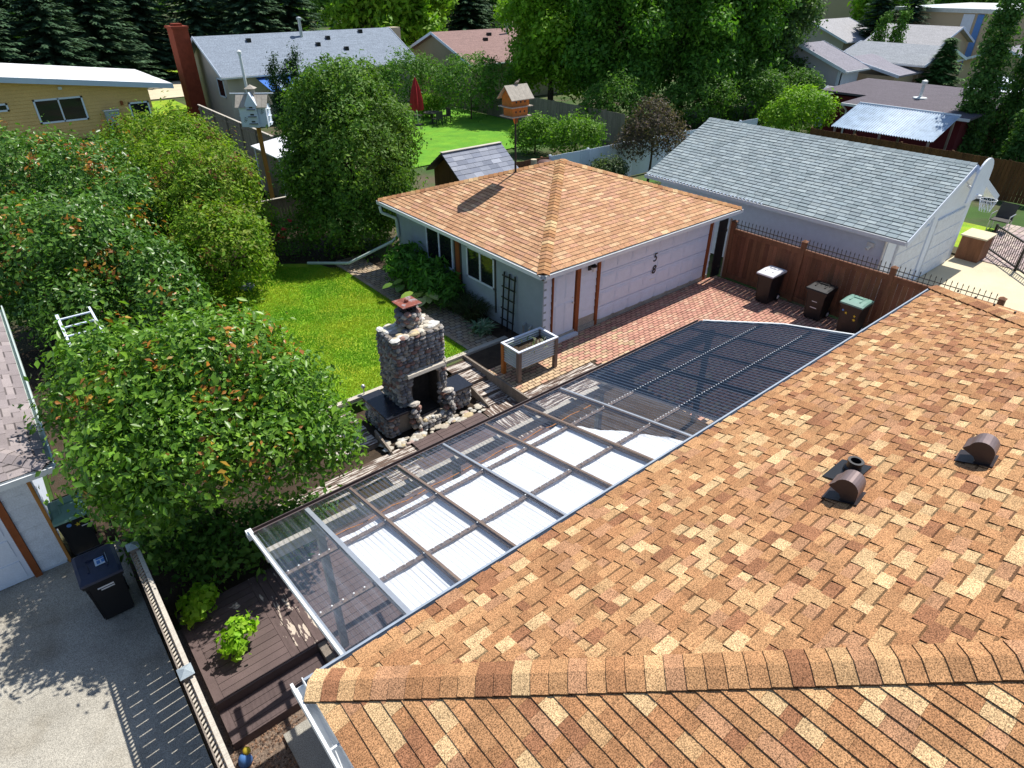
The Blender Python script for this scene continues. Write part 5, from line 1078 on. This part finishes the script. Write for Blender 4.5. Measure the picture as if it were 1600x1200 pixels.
m = MB(); slabpoly(m, [(41.2, 19.0, 2.55), (41.2, 12.1, 2.55), (50.6, 12.1, 2.85), (50.6, 22, 2.85), (44.2, 22, 2.65), (44.2, 19.0, 2.65)], .12); m.build('roof', FR['dark'], wk)
m = MB(); m.box(41.05, 41.2, 12.1, 19.0, 2.4, 2.53); m.build('gutter', M['gutter'], wk); m = MB(); m.path([(41.1, 18.9, 2.4), (41.5, 18.8, 2.1), (41.6, 18.7, .2)], .05, 6); m.build('downspout', M['gutter'], wk)
m = MB(); m.tube((45.2, 16.3, 2.6), (45.2, 16.3, 3.5), .09, .09, 10).lathe([(.16, 0), (.16, .14), (.04, .2)], (45.2, 16.3, 3.5), 10); m.lathe([(.4, 0), (.38, .06), (.1, .1)], (45.2, 16.3, 2.68), 12); m.build('roof_stack', M['gutter'], wk)
lt = thing('greenhouse_lean_to', 'lean-to with ribbed white translucent roof against the brown fence', 'lean-to', (37.0, 11, 0))
v = []; f = []
for i in range(121):
    y = 12.1 + i * .0435; dz = .035 * math.sin(i * 2.1); v += [(36.95, y, 1.95 + dz), (39.6, y, 2.85 + dz)]
for i in range(120): f.append((2 * i, 2 * i + 1, 2 * i + 3, 2 * i + 2))
m = MB(); m.add(v, f); m.build('ribbed_roof', mat('whitened_ribbed_plastic', (.40, .50, .62), .5, .25, 2.5), lt)
m = MB(); m.bar((39.62, 12.1, 2.88), (39.62, 17.3, 2.88), .08, .08); m.build('ledger', M['dirtywhite'], lt)
for y in (12.3, 14.7, 17.1): m = MB(); m.box(36.95, 37.05, y - .05, y + .05, 0, 1.9).box(39.5, 39.6, y - .05, y + .05, 0, 2.8); m.build('post', M['oldwood'], lt)
gz_ = thing('gazebo', 'pale two-tier gazebo roof behind the dark flat-roofed workshop', 'gazebo', (54.5, 15.2, 0))
m = MB()
for (r0_, z0, r1_, z1) in ((2.2, 2.3, 1.0, 2.75), (1.0, 2.95, .05, 3.35)):
    m.add([(54.5 + a * r, 15.2 + b * r, z) for r, z in ((r0_, z0), (r1_, z1)) for a, b in ((-1, -1), (1, -1), (1, 1), (-1, 1))], [(0, 1, 5, 4), (1, 2, 6, 5), (2, 3, 7, 6), (3, 0, 4, 7), (4, 5, 6, 7), (3, 2, 1, 0)])
m.build('roof', M['white'], gz_)
for a, b in ((-1, -1), (1, -1), (1, 1), (-1, 1)): m = MB(); m.box(54.5 + a * 2 - .06, 54.5 + a * 2 + .06, 15.2 + b * 2 - .06, 15.2 + b * 2 + .06, 0, 2.35); m.build('post', M['darktrim'], gz_)
m = MB(); m.add([(54.5 + a * .9, 15.2 + b * .9, z) for z in (2.7, 2.97) for a, b in ((-1, -1), (1, -1), (1, 1), (-1, 1))], [(0, 1, 5, 4), (1, 2, 6, 5), (2, 3, 7, 6), (3, 0, 4, 7)]); m.build('vent_band', M['darktrim'], gz_)
gable('white_shed', 'small white shed by the lilac house behind the leafy bush', 46.5, 48.5, 20.5, 23.0, 1.9, 2.5, 'y', M['white'], FR['light'], .2, 'shed')
# ---------------------------------------------------------------- vegetation
def leafcloud(name, lobes, n, size, pal, seed, parent, m, shell=.45, per=7, spread=.14, up=.35, aspect=.5, tips=None, tipfrac=0, flat=.9, zmin=None):
    """n leaf-sized faces in sprigs through the outer volume of a union of lobes; colour varies leaf by leaf and sprig by sprig"""
    r = np.random.default_rng(seed); L = np.array(lobes, float); wgt = (L[:, 3] * L[:, 4] + L[:, 4] * L[:, 5] + L[:, 3] * L[:, 5]); wgt /= wgt.sum()
    ns = n // per; k = r.choice(len(L), ns, p=wgt)
    d = r.normal(size=(ns, 3)); d /= np.linalg.norm(d, axis=1)[:, None]
    low = d[:, 2] < -.35; d[low, 2] *= r.choice([-1, 1], low.sum(), p=[.6, .4])
    ph = r.uniform(0, 6.28, (len(L), 6))[k]
    bump = 1 + .13 * np.sin(4 * d[:, 0] + ph[:, 0]) * np.sin(4 * d[:, 1] + ph[:, 1]) + .11 * np.sin(9 * d[:, 0] + ph[:, 2]) * np.sin(8 * d[:, 2] + ph[:, 3]) + .07 * np.sin(15 * d[:, 1] + ph[:, 4])
    rad = (1 - shell * r.random(ns) ** 1.7) * bump
    out_ = r.random(ns) < .10; rad[out_] *= 1 + .22 * r.random(out_.sum())
    c = L[k, :3] + d * rad[:, None] * L[k, 3:]
    keep = np.ones(ns, bool)
    for j in range(len(L)):
        q = np.linalg.norm((c - L[j, :3]) / L[j, 3:], axis=1); keep &= ~((q < .55) & (k != j))
    if zmin is not None: keep &= c[:, 2] > zmin
    c = c[keep]; d = d[keep]; k = k[keep]; rad = rad[keep]; ns = len(c)
    P = np.repeat(c, per, 0) + r.normal(0, spread, (ns * per, 3)); D = np.repeat(d, per, 0)
    N_ = D * flat + r.normal(0, .65, P.shape); N_[:, 2] += up; N_ /= np.linalg.norm(N_, axis=1)[:, None]
    T = np.cross(N_, r.normal(size=P.shape)); T /= np.linalg.norm(T, axis=1)[:, None] + 1e-9; B = np.cross(N_, T)
    s = size * r.choice([.55, .8, 1.0, 1.2, 1.6], len(P)) * r.uniform(.85, 1.15, len(P)); a = T * (s / 2)[:, None]; b = B * (s * aspect / 2)[:, None]; h = N_ * (s * .10)[:, None]
    V = np.stack([P - a, P + b + h, P + a * 1.15, P - b + h], 1).reshape(-1, 3); Fq = np.arange(4 * len(P)).reshape(-1, 4)
    pal = np.array(pal); ci = r.integers(0, len(pal), ns); C = pal[ci]; C = np.repeat(C, per, 0) * .6 + pal[r.integers(0, len(pal), len(P))] * .4
    C = C * r.uniform(.72, 1.3, (len(P), 1))
    if tips is not None and tipfrac:
        hi = (d[:, 2] > .05) & (rad > .9); tt = np.zeros(ns, bool); cl = (np.sin(c[hi, 0] * 2.1 + 1) * np.sin(c[hi, 1] * 1.7 + 2) + .5 * np.sin(c[hi, 1] * 3.1 + c[hi, 0])) > .25; tt[hi] = (r.random(hi.sum()) < tipfrac * 3.2) & cl
        tl = np.repeat(tt, per); C[tl] = np.array(tips)[r.integers(0, len(tips), tl.sum())] * r.uniform(.7, 1.2, (tl.sum(), 1))
    # two triangles folded along the midrib
    Ft = np.concatenate([Fq[:, [0, 1, 2]], Fq[:, [0, 2, 3]]], 0); Ct = np.concatenate([C, C], 0)
    return npmesh(name, V, Ft, Ct, m, parent)
def trunkmesh(t, base, lobes, r0, nb=7, seed=0):
    rr = random.Random(seed); m = MB(); b = Vector(base); cen = Vector((sum(l[0] for l in lobes) / len(lobes), sum(l[1] for l in lobes) / len(lobes), sum(l[2] for l in lobes) / len(lobes)))
    mid = b.lerp(cen, .5) + Vector((rr.uniform(-.1, .1), rr.uniform(-.1, .1), 0)); m.tube(b, mid, r0, r0 * .75, 9); m.tube(mid, cen, r0 * .75, r0 * .4, 8)
    for l in lobes:
        q = Vector(l[:3]); e = mid.lerp(cen, rr.random()); k = e.lerp(q, .55) + Vector((0, 0, rr.uniform(.0, .25) * l[5])); m.tube(e, k, r0 * .4, r0 * .25, 6); m.tube(k, q, r0 * .25, r0 * .1, 6)
        for _ in range(3):
            v = Vector((rr.uniform(-1, 1) * l[3], rr.uniform(-1, 1) * l[4], rr.uniform(-.2, .9) * l[5])) * .75; m.tube(q, q + v, r0 * .11, r0 * .03, 5)
    return m.build('trunk', M['bark'], t)
def tree(name, label, base, lobes, n, size, pal, seed, m='leaf', r0=.12, group=None, cat='tree', crown='crown', **kw):
    t = thing(name, label, cat, base, 0, group); trunkmesh(t, base, lobes, r0, seed=seed); leafcloud(crown, lobes, n, size, pal, seed, t, M[m], **kw); return t
BR = [(.12, .26, .026), (.16, .32, .032), (.085, .20, .024), (.22, .38, .04)]
DK = [(.085, .195, .03), (.115, .25, .036), (.06, .15, .027), (.18, .33, .055)]
YG = [(.22, .37, .028), (.17, .32, .025), (.29, .42, .035), (.12, .25, .022), (.22, .26, .035)]
CD = [(.10, .215, .03), (.13, .26, .034), (.07, .165, .027), (.20, .33, .04)]
TIP = [(.50, .20, .035), (.46, .27, .04), (.34, .13, .03)]
near = [(1.76, 10.47, 2.9, 1.2, 1.2, 1.14), (.63, 11.88, 2.8, .95, .95, .9), (2.64, 9.75, 2.5, .95, .95, .9), (.19, 10.03, 2.3, .75, .75, .71), (1.25, 9.4, 2.4, .95, .9, .9), (2.2, 9.05, 2.1, .8, .75, .76), (3.03, 8.84, 2, .62, .62, .59), (-.14, 12.34, 2.2, .5, .5, .47), (.99, 10.48, 2.7, 1, 1, .95), (.33, 9.41, 1.7, .5, .5, .47), (2.5, 10.99, 2.9, .8, .8, .76), (-.05, 10.35, 1.6, .42, .5, .42)]
tree('large_lilac', 'big bright green broad-leaved bush between lawn and driveway fence', (1.3, 10.2, -.40), near, 46000, .10, BR, 101, 'gloss_leaf', .09, crown='foliage', cat='shrub', tips=TIP, tipfrac=.05, shell=.42, aspect=.55, zmin=-.1)
lil = [(1.31, 28.3, 2.4, 2.0, 2.0, 2.0), (2.9, 26.9, 2.2, 1.9, 1.9, 1.9), (.52, 22.6, 1.7, 1.9, 1.9, 1.8), (1.86, 21.8, 1.6, 1.8, 1.8, 1.7), (2.81, 20.3, 1.2, 1.3, 1.3, 1.3), (3.0, 19.0, .8, 1.0, 1.0, 1.0), (3.6, 24.1, 1.8, 1.5, 1.5, 1.6), (-.6, 22.6, 1.4, 1.4, 1.5, 1.6), (.9, 20.2, .9, 1.2, 1.1, 1.1)]
tree('lilac_hedge', 'dark green lilac mass with rusty orange seed heads at left', (1.4, 23.5, -.06), lil, 60000, .125, DK, 102, 'gloss_leaf', .1, crown='foliage', cat='shrub', tips=TIP, tipfrac=.09, shell=.4, aspect=.55, zmin=-.1)
yc = [(6.4, 27.8, 2.6, 1.8, 1.8, 1.9), (5.6, 30.6, 2.3, 1.7, 1.7, 1.8), (5.9, 23.4, 2.2, 1.8, 1.8, 1.9), (5.2, 21.0, 1.3, 1.5, 1.5, 1.5), (5.1, 23.6, 1.6, 1.6, 1.6, 1.6), (5.4, 25.8, 2.2, 1.6, 1.6, 1.8)]
tree('yellow_hedge', 'yellow-green clipped hedge trees between lilac and lawn', (5.7, 25, -.06), yc, 84000, .11, YG, 103, 'leaf', .1, crown='foliage', cat='hedge', shell=.36, aspect=.5, spread=.10, tips=[(.22, .10, .04), (.19, .24, .03)], tipfrac=.10)
cdl = [(11.0, 22.9, 4.7, 1.6, 1.6, 1.7), (10.4, 23.2, 4.1, 1.5, 1.5, 1.7), (11.7, 22.2, 3.8, 1.5, 1.5, 1.7), (10.8, 22.2, 3.0, 2.3, 2.1, 2.3), (9.9, 22.9, 2.5, 1.5, 1.5, 1.8), (11.4, 22.0, 2.0, 1.5, 1.5, 1.6), (10.1, 21.7, 1.3, 1.7, 1.5, 1.5)]
tree('cedar_tree', 'big rounded dark green cedar behind the lawn', (10.1, 22.4, -.06), cdl, 100000, .115, CD, 104, 'leaf', .16, crown='crown', shell=.36, aspect=.5, spread=.10, tips=[(.10, .19, .03)], tipfrac=.25)
# rose bush at the foot of the wooden post
rosel = [(7.9, 22.6, .7, .8, .7, .8), (8.6, 22.9, .6, .6, .6, .7), (7.4, 23.2, .8, .6, .6, .8)]
rb_ = tree('rose_bush', 'dark rose bush with pink-red blooms at the lawn corner', (7.9, 22.8, -.06), rosel, 7000, .07, DK, 105, 'leaf', .03, crown='foliage', cat='shrub')
for i in range(9):
    rr = random.Random(i); c = (7.9 + rr.uniform(-.6, .7), 22.2 + rr.uniform(-.1, .5), 1.0 + rr.uniform(-.4, .55)); m = MB()
    for k in range(7): t = k * .9; m.rock((c[0] + .05 * math.cos(t), c[1] + .05 * math.sin(t), c[2] + .02 * (k % 3)), (.05, .05, .03), k)
    m.build('bloom', M['red'], rb_, smooth=True)
# bright young shrubs beside the deck
for i, (x, y, r, lab) in enumerate(((.36, 8.72, .24, 'bright lime-green young shrub in the shade by the driveway fence'), (.62, 7.6, .23, 'small lime-green sprout growing beside the deck boards'))):
    lb_ = [(x, y, -.02, r, r, r * .8), (x + r * .6, y + .1, .05, r * .7, r * .7, r * .6), (x - r * .5, y - r * .5, -.08, r * .6, r * .6, r * .5)]
    tree('lime_shrub', lab, (x, y, -.45 if i == 0 else DZ), lb_, (650, 420)[i], .095, [(.30, .52, .03), (.36, .58, .04), (.22, .44, .02)], 110 + i, 'leaf', .012, crown='foliage', cat='shrub', aspect=.75, spread=.05, per=5)
und = [(1.2, 9.6, .1, .9, .7, .5), (2.2, 9.3, .1, .8, .5, .5), (.5, 10.4, .2, .7, .7, .6)]
tree('understorey_shrub', 'shaded dark green undergrowth below the big leafy bush', (1.3, 9.8, -.45), und, 6000, .10, DK, 113, 'leaf', .02, crown='foliage', cat='shrub', aspect=.6)
# plants along the garage wall
def blades(name, c, n, h, w, pal, seed, t, spread=.25, droop=.6, seg=4, mt='blade'):
    r = np.random.default_rng(seed); V = []; Fc = []; Cc = []
    for i in range(n):
        a = r.uniform(0, 6.283); el = r.uniform(.25, 1.0); L_ = h * r.uniform(.6, 1.2); x = c[0] + r.normal(0, spread * .4); y = c[1] + r.normal(0, spread * .4); col = np.array(pal[r.integers(0, len(pal))]) * r.uniform(.75, 1.25)
        dx, dy = math.cos(a), math.sin(a); b0 = len(V)
        for j in range(seg + 1):
            u = j / seg; rd = L_ * (1 - el * .6) * u * (.5 + .9 * u * droop); z = c[2] + L_ * (u * (1 + .2 * el) - droop * .75 * u * u); ww = w * (math.sin(math.pi * (.15 + .85 * u)) if u < 1 else .02)
            V += [(x + dx * rd - dy * ww / 2, y + dy * rd + dx * ww / 2, z), (x + dx * rd + dy * ww / 2, y + dy * rd - dx * ww / 2, z)]
        for j in range(seg): k = b0 + 2 * j; Fc.append((k, k + 1, k + 3, k + 2)); Cc.append(col)
    return npmesh(name, np.array(V), np.array(Fc), np.array(Cc), M[mt], t)
PL = [('hosta', 'variegated grey-green hosta clump beside the garden walk', (9.85, 13.3, 0), 130, .5, .075, [(.16, .27, .16), (.22, .34, .20), (.38, .44, .30)], .8),
      ('ornamental_grass', 'dark arching ornamental grass clump nearest the hosta', (10.15, 14.2, 0), 340, .95, .022, [(.05, .09, .025), (.07, .10, .04), (.09, .08, .04)], .75),
      ('ornamental_grass', 'dark arching ornamental grass clump below the right-hand garage window', (10.2, 14.95, 0), 340, 1.0, .022, [(.05, .10, .025), (.06, .08, .03), (.10, .13, .05)], .75)]
for i, (nm, lab, c, n, h, w_, pal, dr) in enumerate(PL):
    t = thing(nm, lab, 'plant', c); blades('foliage', c, n, h, w_, pal, 200 + i, t, .3, dr)
FRN = [(.10, .26, .035), (.13, .31, .04), (.075, .20, .03)]
for i, (lab, x, y, r, h) in enumerate((('tall leafy green perennial below the left-hand garage window', 10.0, 16.4, .62, .75), ('tall leafy green perennial farthest along the garage wall', 9.95, 17.6, .70, .8), ('lower leafy green perennial between grasses and tall perennials', 10.1, 15.5, .5, .55))):
    tree('leafy_perennial', lab, (x, y, -.01), [(x, y, h, r, r, r * .9), (x + .1, y + .35, h * .8, r * .7, r * .7, r * .7), (x - .2, y - .3, h * .7, r * .6, r * .6, r * .6)], 1900, .19, FRN, 220 + i, 'leaf', .02, crown='foliage', cat='plant', aspect=.36, spread=.09, up=.2)
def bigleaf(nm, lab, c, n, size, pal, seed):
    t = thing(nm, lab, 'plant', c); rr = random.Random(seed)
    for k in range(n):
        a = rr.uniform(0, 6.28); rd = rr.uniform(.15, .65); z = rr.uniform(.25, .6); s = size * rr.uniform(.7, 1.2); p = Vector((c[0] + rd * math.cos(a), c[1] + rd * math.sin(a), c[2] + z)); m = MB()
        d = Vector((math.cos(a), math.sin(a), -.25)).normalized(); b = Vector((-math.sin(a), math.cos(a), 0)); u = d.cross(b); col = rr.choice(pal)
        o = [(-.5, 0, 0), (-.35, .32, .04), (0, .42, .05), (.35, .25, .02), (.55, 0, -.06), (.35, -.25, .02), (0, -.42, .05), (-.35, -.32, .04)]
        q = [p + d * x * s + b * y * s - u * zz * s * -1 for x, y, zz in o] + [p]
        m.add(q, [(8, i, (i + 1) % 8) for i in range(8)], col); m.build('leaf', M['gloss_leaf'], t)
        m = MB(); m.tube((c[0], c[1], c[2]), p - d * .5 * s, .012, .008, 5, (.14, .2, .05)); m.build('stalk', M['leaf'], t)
bigleaf('rhubarb_plant', 'broad-leaved plant over the garden walk, sunlight painted into its leaves', (9.45, 15.7, 0), 24, .40, [(.42, .50, .12), (.20, .36, .06), (.50, .54, .22), (.30, .44, .08)], 7)  # pale yellow-green leaf colours stand in for sunlight here under the eave's shade
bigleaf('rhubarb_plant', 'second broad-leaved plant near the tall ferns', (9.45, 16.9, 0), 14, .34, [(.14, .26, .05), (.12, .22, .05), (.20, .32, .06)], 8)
t = thing('planter_sprouts', 'sparse sprouts growing in the galvanised planter', 'plant', (9.6, 10.8, .78)); blades('foliage', (9.6, 10.8, .78), 40, .16, .03, [(.2, .3, .1), (.4, .4, .3)], 230, t, .6, .6)

# ---------------------------------------------------------------- background trees
def bg(name, label, x, y, lob, n, size, pal, seed, m='leaf', r0=.25, group='trees in the gardens beyond', **kw):
    lobes = [(x + a, y + b, c, d, e, f) for a, b, c, d, e, f in lob]
    return tree(name, label, (x, y, -.06), lobes, n, size, pal, seed, m, r0, group, **kw)
ASH = [(.085, .22, .03), (.12, .29, .035), (.06, .16, .027), (.17, .34, .04)]
LIM = [(.20, .38, .03), (.27, .45, .04), (.15, .32, .025)]
def big(s, seed=1, n=17):
    """irregular crown: many clumps around a rising axis, reaching low"""
    rr = random.Random(seed * 13 + 5); out = [(0, 0, 6.5 * s, 2.2 * s, 2.2 * s, 3.2 * s)]
    for k in range(n):
        z = (1.8 + 9.2 * (k + .5) / n) * s; w_ = (3.4 * math.sin(math.pi * min(1, .22 + .74 * (k + .5) / n)) ** .7) * s; a = k * 2.4 + rr.uniform(-.5, .5); d = w_ * rr.uniform(.55, .95); r = rr.uniform(1.15, 1.9) * s
        out.append((d * math.cos(a), d * math.sin(a), z, r, r, r * rr.uniform(.7, .95)))
    return out
for i, (x, y, s, p, lab) in enumerate(((35.5, 38.5, .95, LIM, 'tall bright green maple left of the big shade trees'), (36.8, 33.5, 1.0, ASH, 'tall shade tree directly behind the orange birdhouse'), (41.0, 30.6, 1.05, ASH, 'widest dark shade tree in the middle of the group'),
                                     (45.5, 29.6, 1.0, ASH, 'tall shade tree second from the right of the group'), (49.8, 29.4, .85, [(.10, .19, .06), (.08, .16, .05), (.13, .22, .07)], 'grey-green birch at the right end of the shade trees'))):
    bg('shade_tree', lab, x, y, big(s, i + 1), 42000, .24, p, 300 + i, spread=.22, shell=.5, aspect=.55)
bg('purple_tree', 'small purple-leaved crabapple in front of the white fence', 26.2, 20.9, [(0, 0, 2.5, 1.3, 1.3, 1.1), (-.6, .5, 1.9, 1.0, 1.0, .8), (.7, -.5, 2.0, 1.0, 1.0, .8), (.2, .3, 3.2, .8, .8, .7)], 9000, .11, [(.10, .075, .06), (.13, .09, .08), (.08, .09, .05), (.16, .12, .10)], 310, r0=.07, spread=.12)
for i, (x, y, r, lab, p) in enumerate(((26.6, 26.6, 1.25, 'round bright green shrub nearest the white fence corner', BR), (26.0, 29.4, 1.1, 'smaller round shrub left of the bright round shrub', BR), (29.5, 40.5, 2.3, 'large dark flowering shrub beyond the back lawn', DK), (28.0, 46.5, 2.2, 'dark shrub behind the red umbrella', DK),
                                     (40.5, 21.2, 1.7, 'leafy green bush behind the grey-roofed garage', LIM), (23.9, 21.6, .7, 'spindly grey-green shrub behind the tan garage roof', [(.13, .18, .09), (.10, .15, .06)]), (27.6, 43.0, .8, 'low pale shrub beside the patio set', LIM), (33.5, 30.0, 1.9, 'dark undergrowth shrub below the bright maple', DK), (38.5, 27.5, 2.0, 'dark undergrowth shrub left below the shade trees', DK), (43.0, 26.5, 2.0, 'dark undergrowth shrub in the middle below the shade trees', DK), (47.5, 25.8, 1.8, 'dark undergrowth shrub right below the shade trees', DK))):
    bg('garden_shrub', lab, x, y, [(0, 0, r * .95, r, r, r * .95), (.5 * r, -.4 * r, r * 1.1, r * .7, r * .7, r * .6), (-.5 * r, .4 * r, r * .8, r * .7, r * .7, r * .6)], int(3500 + 2500 * r), .13 if r < 1.5 else .16, p, 320 + i, r0=.06, group='shrubs in the gardens beyond', cat='shrub', crown='foliage', spread=.12)
# columnar trees on the right and slim cedars
def column(name, label, x, y, h, r, pal, seed, n, size, m='leaf', tilt=0, group='columnar trees'):
    lobes = [(x + .12 * math.sin(k * 2.3), y + .12 * math.cos(k * 1.7), .7 + k * (h - 1) / 6, r * (1 - .09 * k) * (1 if k else .85), r * (1 - .09 * k), h / 8) for k in range(7)]
    return tree(name, label, (x, y, -.06), lobes, n, size, pal, seed, m, .12, group, shell=.5, spread=.16)
CO = [(.075, .18, .04), (.10, .23, .045), (.055, .14, .035), (.15, .28, .07)]
for i, (x, y, h, r, lab) in enumerate(((43.4, 12.7, 9.8, 1.0, 'tall columnar aspen left of the pair at the right edge'), (45.6, 11.5, 11, 1.0, 'tall columnar aspen second from left at the right edge'), (42.6, 9.4, 10.5, 1.05, 'tall columnar aspen closest to the brown fence'), (47.5, 9.8, 11, 1.1, 'tall columnar aspen farthest right behind the others'))):
    column('columnar_aspen', lab, x, y, h, r, CO, 340 + i, 15000, .17)
for i, (x, y, h, lab) in enumerate(((16.6, 44.0, 4.5, 'slim dark cedar left of three before the blue awning'), (17.3, 43.8, 4.2, 'slim dark cedar in the middle before the blue awning'), (18.0, 43.8, 4.9, 'tallest slim dark cedar on the right before the blue awning'))):
    column('slim_cedar', lab, x, y, h, .40, [(.03, .075, .025), (.04, .095, .03), (.025, .06, .02)], 350 + i, 5000, .11, 'needle', group='slim cedars by the awning')
for i, (x, y, h, lab) in enumerate(((70, 30.4, 5.6, 'dark columnar cedar left of the small far sand house'), (71.5, 29.4, 5.9, 'dark columnar cedar nearest the small far sand house'))):
    column('far_cedar', lab, x, y, h, .95, DK, 356 + i, 4500, .2, 'needle', group='dark cedars by the far house')
# spruces: one shape, shared
def sprucemesh(parent, seed, h=12., r=3.4, pal=((.04, .085, .042), (.055, .115, .055), (.085, .15, .08))):
    rg = np.random.default_rng(seed); V = []; Fc = []; Cc = []; pal = np.array(pal); lv = 0; z = .5
    while z < h * .985:
        t = z / h; L_ = r * (1 - t) ** .85 + .12; nb = max(5, int(13 * (1 - t) + 4)); o = rg.uniform(0, 6)
        for b in range(nb):
            a = o + 6.283 * b / nb + rg.normal(0, .12); LL = L_ * rg.uniform(.55, 1.2); dx, dy = math.cos(a), math.sin(a); zo = rg.uniform(-.2, .2); ns_ = max(3, int(LL / .17))
            for j in range(ns_):
                u = (j + .5) / ns_; px, py, pz_ = dx * LL * u, dy * LL * u, z + zo - .32 * LL * u + .16 * LL * u * u
                col = pal[rg.integers(0, 3)] * rg.uniform(.7, 1.35)
                for s_ in (-1, 1, 0):
                    aa = a + s_ * .75 + rg.normal(0, .15); l2 = (.22 + .26 * (1 - u)) * (1.0 if s_ else 1.1); w2 = .24
                    ex, ey = math.cos(aa), math.sin(aa); k = len(V); q = rg.normal(0, .03, 3)
                    V += [(px + q[0] - ey * w2 / 2, py + q[1] + ex * w2 / 2, pz_ + q[2]), (px + q[0] + ey * w2 / 2, py + q[1] - ex * w2 / 2, pz_ + q[2]), (px + ex * l2 * 1.5, py + ey * l2 * 1.5, pz_ - .12 + q[2])]
                    Fc.append((k, k + 1, k + 2)); Cc.append(col)
        z += .26 * (1 - .35 * t) * (h / 12)
    W_ = np.array(V) + np.array(worg(parent)); return npmesh('crown', W_, np.array(Fc), np.array(Cc), M['needle'], parent)
sp0 = thing('spruce_tree', '', 'tree', (0, 70, -.06), 0, 'spruces along the far street')
m = MB(); m.tube((0, 70, -.1), (0, 70, 11.6), .22, .03, 8); m.build('trunk', M['bark'], sp0); sprucemesh(sp0, 5)
SPR = [(2.5, 66, 1.3, 'big spruce behind the golden house at the left edge'), (8.0, 68.5, 1.15, 'spruce second from left behind the golden house'), (12.5, 74, 1.3, 'spruce third from left behind the golden house roof end'), (17.5, 80, 1.35, 'dark spruce left of the brick chimney'), (22.5, 78, 1.35, 'dark spruce directly behind the brick chimney'),
       (27.0, 75, 1.3, 'dark spruce behind the left end of the blue-grey roof'), (32.0, 77, 1.35, 'dark spruce behind the middle of the blue-grey roof'), (53.5, 74, 1.3, 'dark spruce behind the pale lamp post'), (48.5, 78, 1.3, 'dark spruce left of the lamp post behind the blue-grey roof end'), (-2.5, 70, 1.35, 'spruce cut off by the left frame edge'),
       (84.0, 37.0, .95, 'spruce left of the school wall beside the dark cedars'), (86.0, 34.5, .85, 'spruce nearest the left end of the school wall'), (5.5, 76, 1.4, 'spruce in the second row behind the golden house'), (15.0, 90, 1.5, 'spruce in the second row left of the brick chimney'), (20.0, 95, 1.5, 'spruce in the second row behind the brick chimney'), (29.5, 88, 1.5, 'spruce in the second row behind the blue-grey roof'), (58.5, 78, 1.4, 'dark spruce right of the pale lamp post')]
for i, (x, y, s, lab) in enumerate(SPR):
    if i == 0: o = sp0
    else:
        o = sp0.copy(); COL.objects.link(o)
        for c_ in sp0.children: k = c_.copy(); COL.objects.link(k); k.parent = o
    o.location = (x, y, -.06); o.scale = (s, s, s); o.rotation_euler = (0, 0, i * 1.3); o['label'] = lab
bs = thing('young_spruce', 'young green spruce between gazebo and pale grey roof', 'tree', (58.5, 20.2, -.06)); m = MB(); m.tube((58.5, 20.2, -.1), (58.5, 20.2, 4.8), .1, .02, 6); m.build('trunk', M['bark'], bs); sprucemesh(bs, 9, 5.2, 2.3, ((.05, .12, .03), (.07, .16, .04), (.09, .19, .05)))
# far belt of leafy trees
FARL = [(38, 70, 1.0, LIM, 'sunlit lime tree behind the blue-grey roof, left one'), (43.5, 70, 1.05, LIM, 'sunlit lime tree behind the blue-grey roof, right one'), (58, 62, 1.2, ASH, 'leafy tree behind the brown-roofed house'), (66, 58, 1.2, ASH, 'leafy tree behind the bright maple'), (9, 92, 1.2, LIM, 'light green tree between the left spruces'), (36, 92, 1.2, ASH, 'leafy tree far behind the spruces'),
        (75, 52, 1.2, ASH, 'leafy tree far behind the shade trees'), (92, 58, 1.1, LIM, 'light green tree left of the far school wing'), (104, 46, 1.0, LIM, 'light green tree above the school roof, left'), (116, 40, 1.1, ASH, 'leafy tree above the school roof, middle'), (122, 30, 1.1, LIM, 'light green tree above the school roof, right'), (126, 20, 1.2, ASH, 'leafy tree behind the school at far right'), (80, 62, 1.2, ASH, 'far leafy tree behind the lilac house'), (52, 84, 1.2, ASH, 'leafy tree far behind the pale lamp post')]
for i, (x, y, s, p, lab) in enumerate(FARL): bg('leafy_tree', lab, x, y, big(s, i + 20, 11), 12000, .55, p, 400 + i, spread=.5, r0=.3, group='far leafy trees', shell=.5)
wd_ = []
rr = random.Random(77)
for k in range(46):
    a = R(rr.uniform(-8, 108)); d_ = rr.uniform(150, 210); wd_.append((d_ * math.cos(a), d_ * math.sin(a), rr.uniform(4, 7), rr.uniform(7, 10), rr.uniform(7, 10), rr.uniform(5, 8)))
o = leafcloud('far_wood', wd_, 60000, 1.3, [(.06, .14, .03), (.09, .20, .035), (.04, .10, .025), (.13, .25, .04)], 500, None, M['leaf'], spread=1.0, shell=.5, up=.4); tag(o, 'distant belt of woodland closing the view', 'wood', kind='stuff')
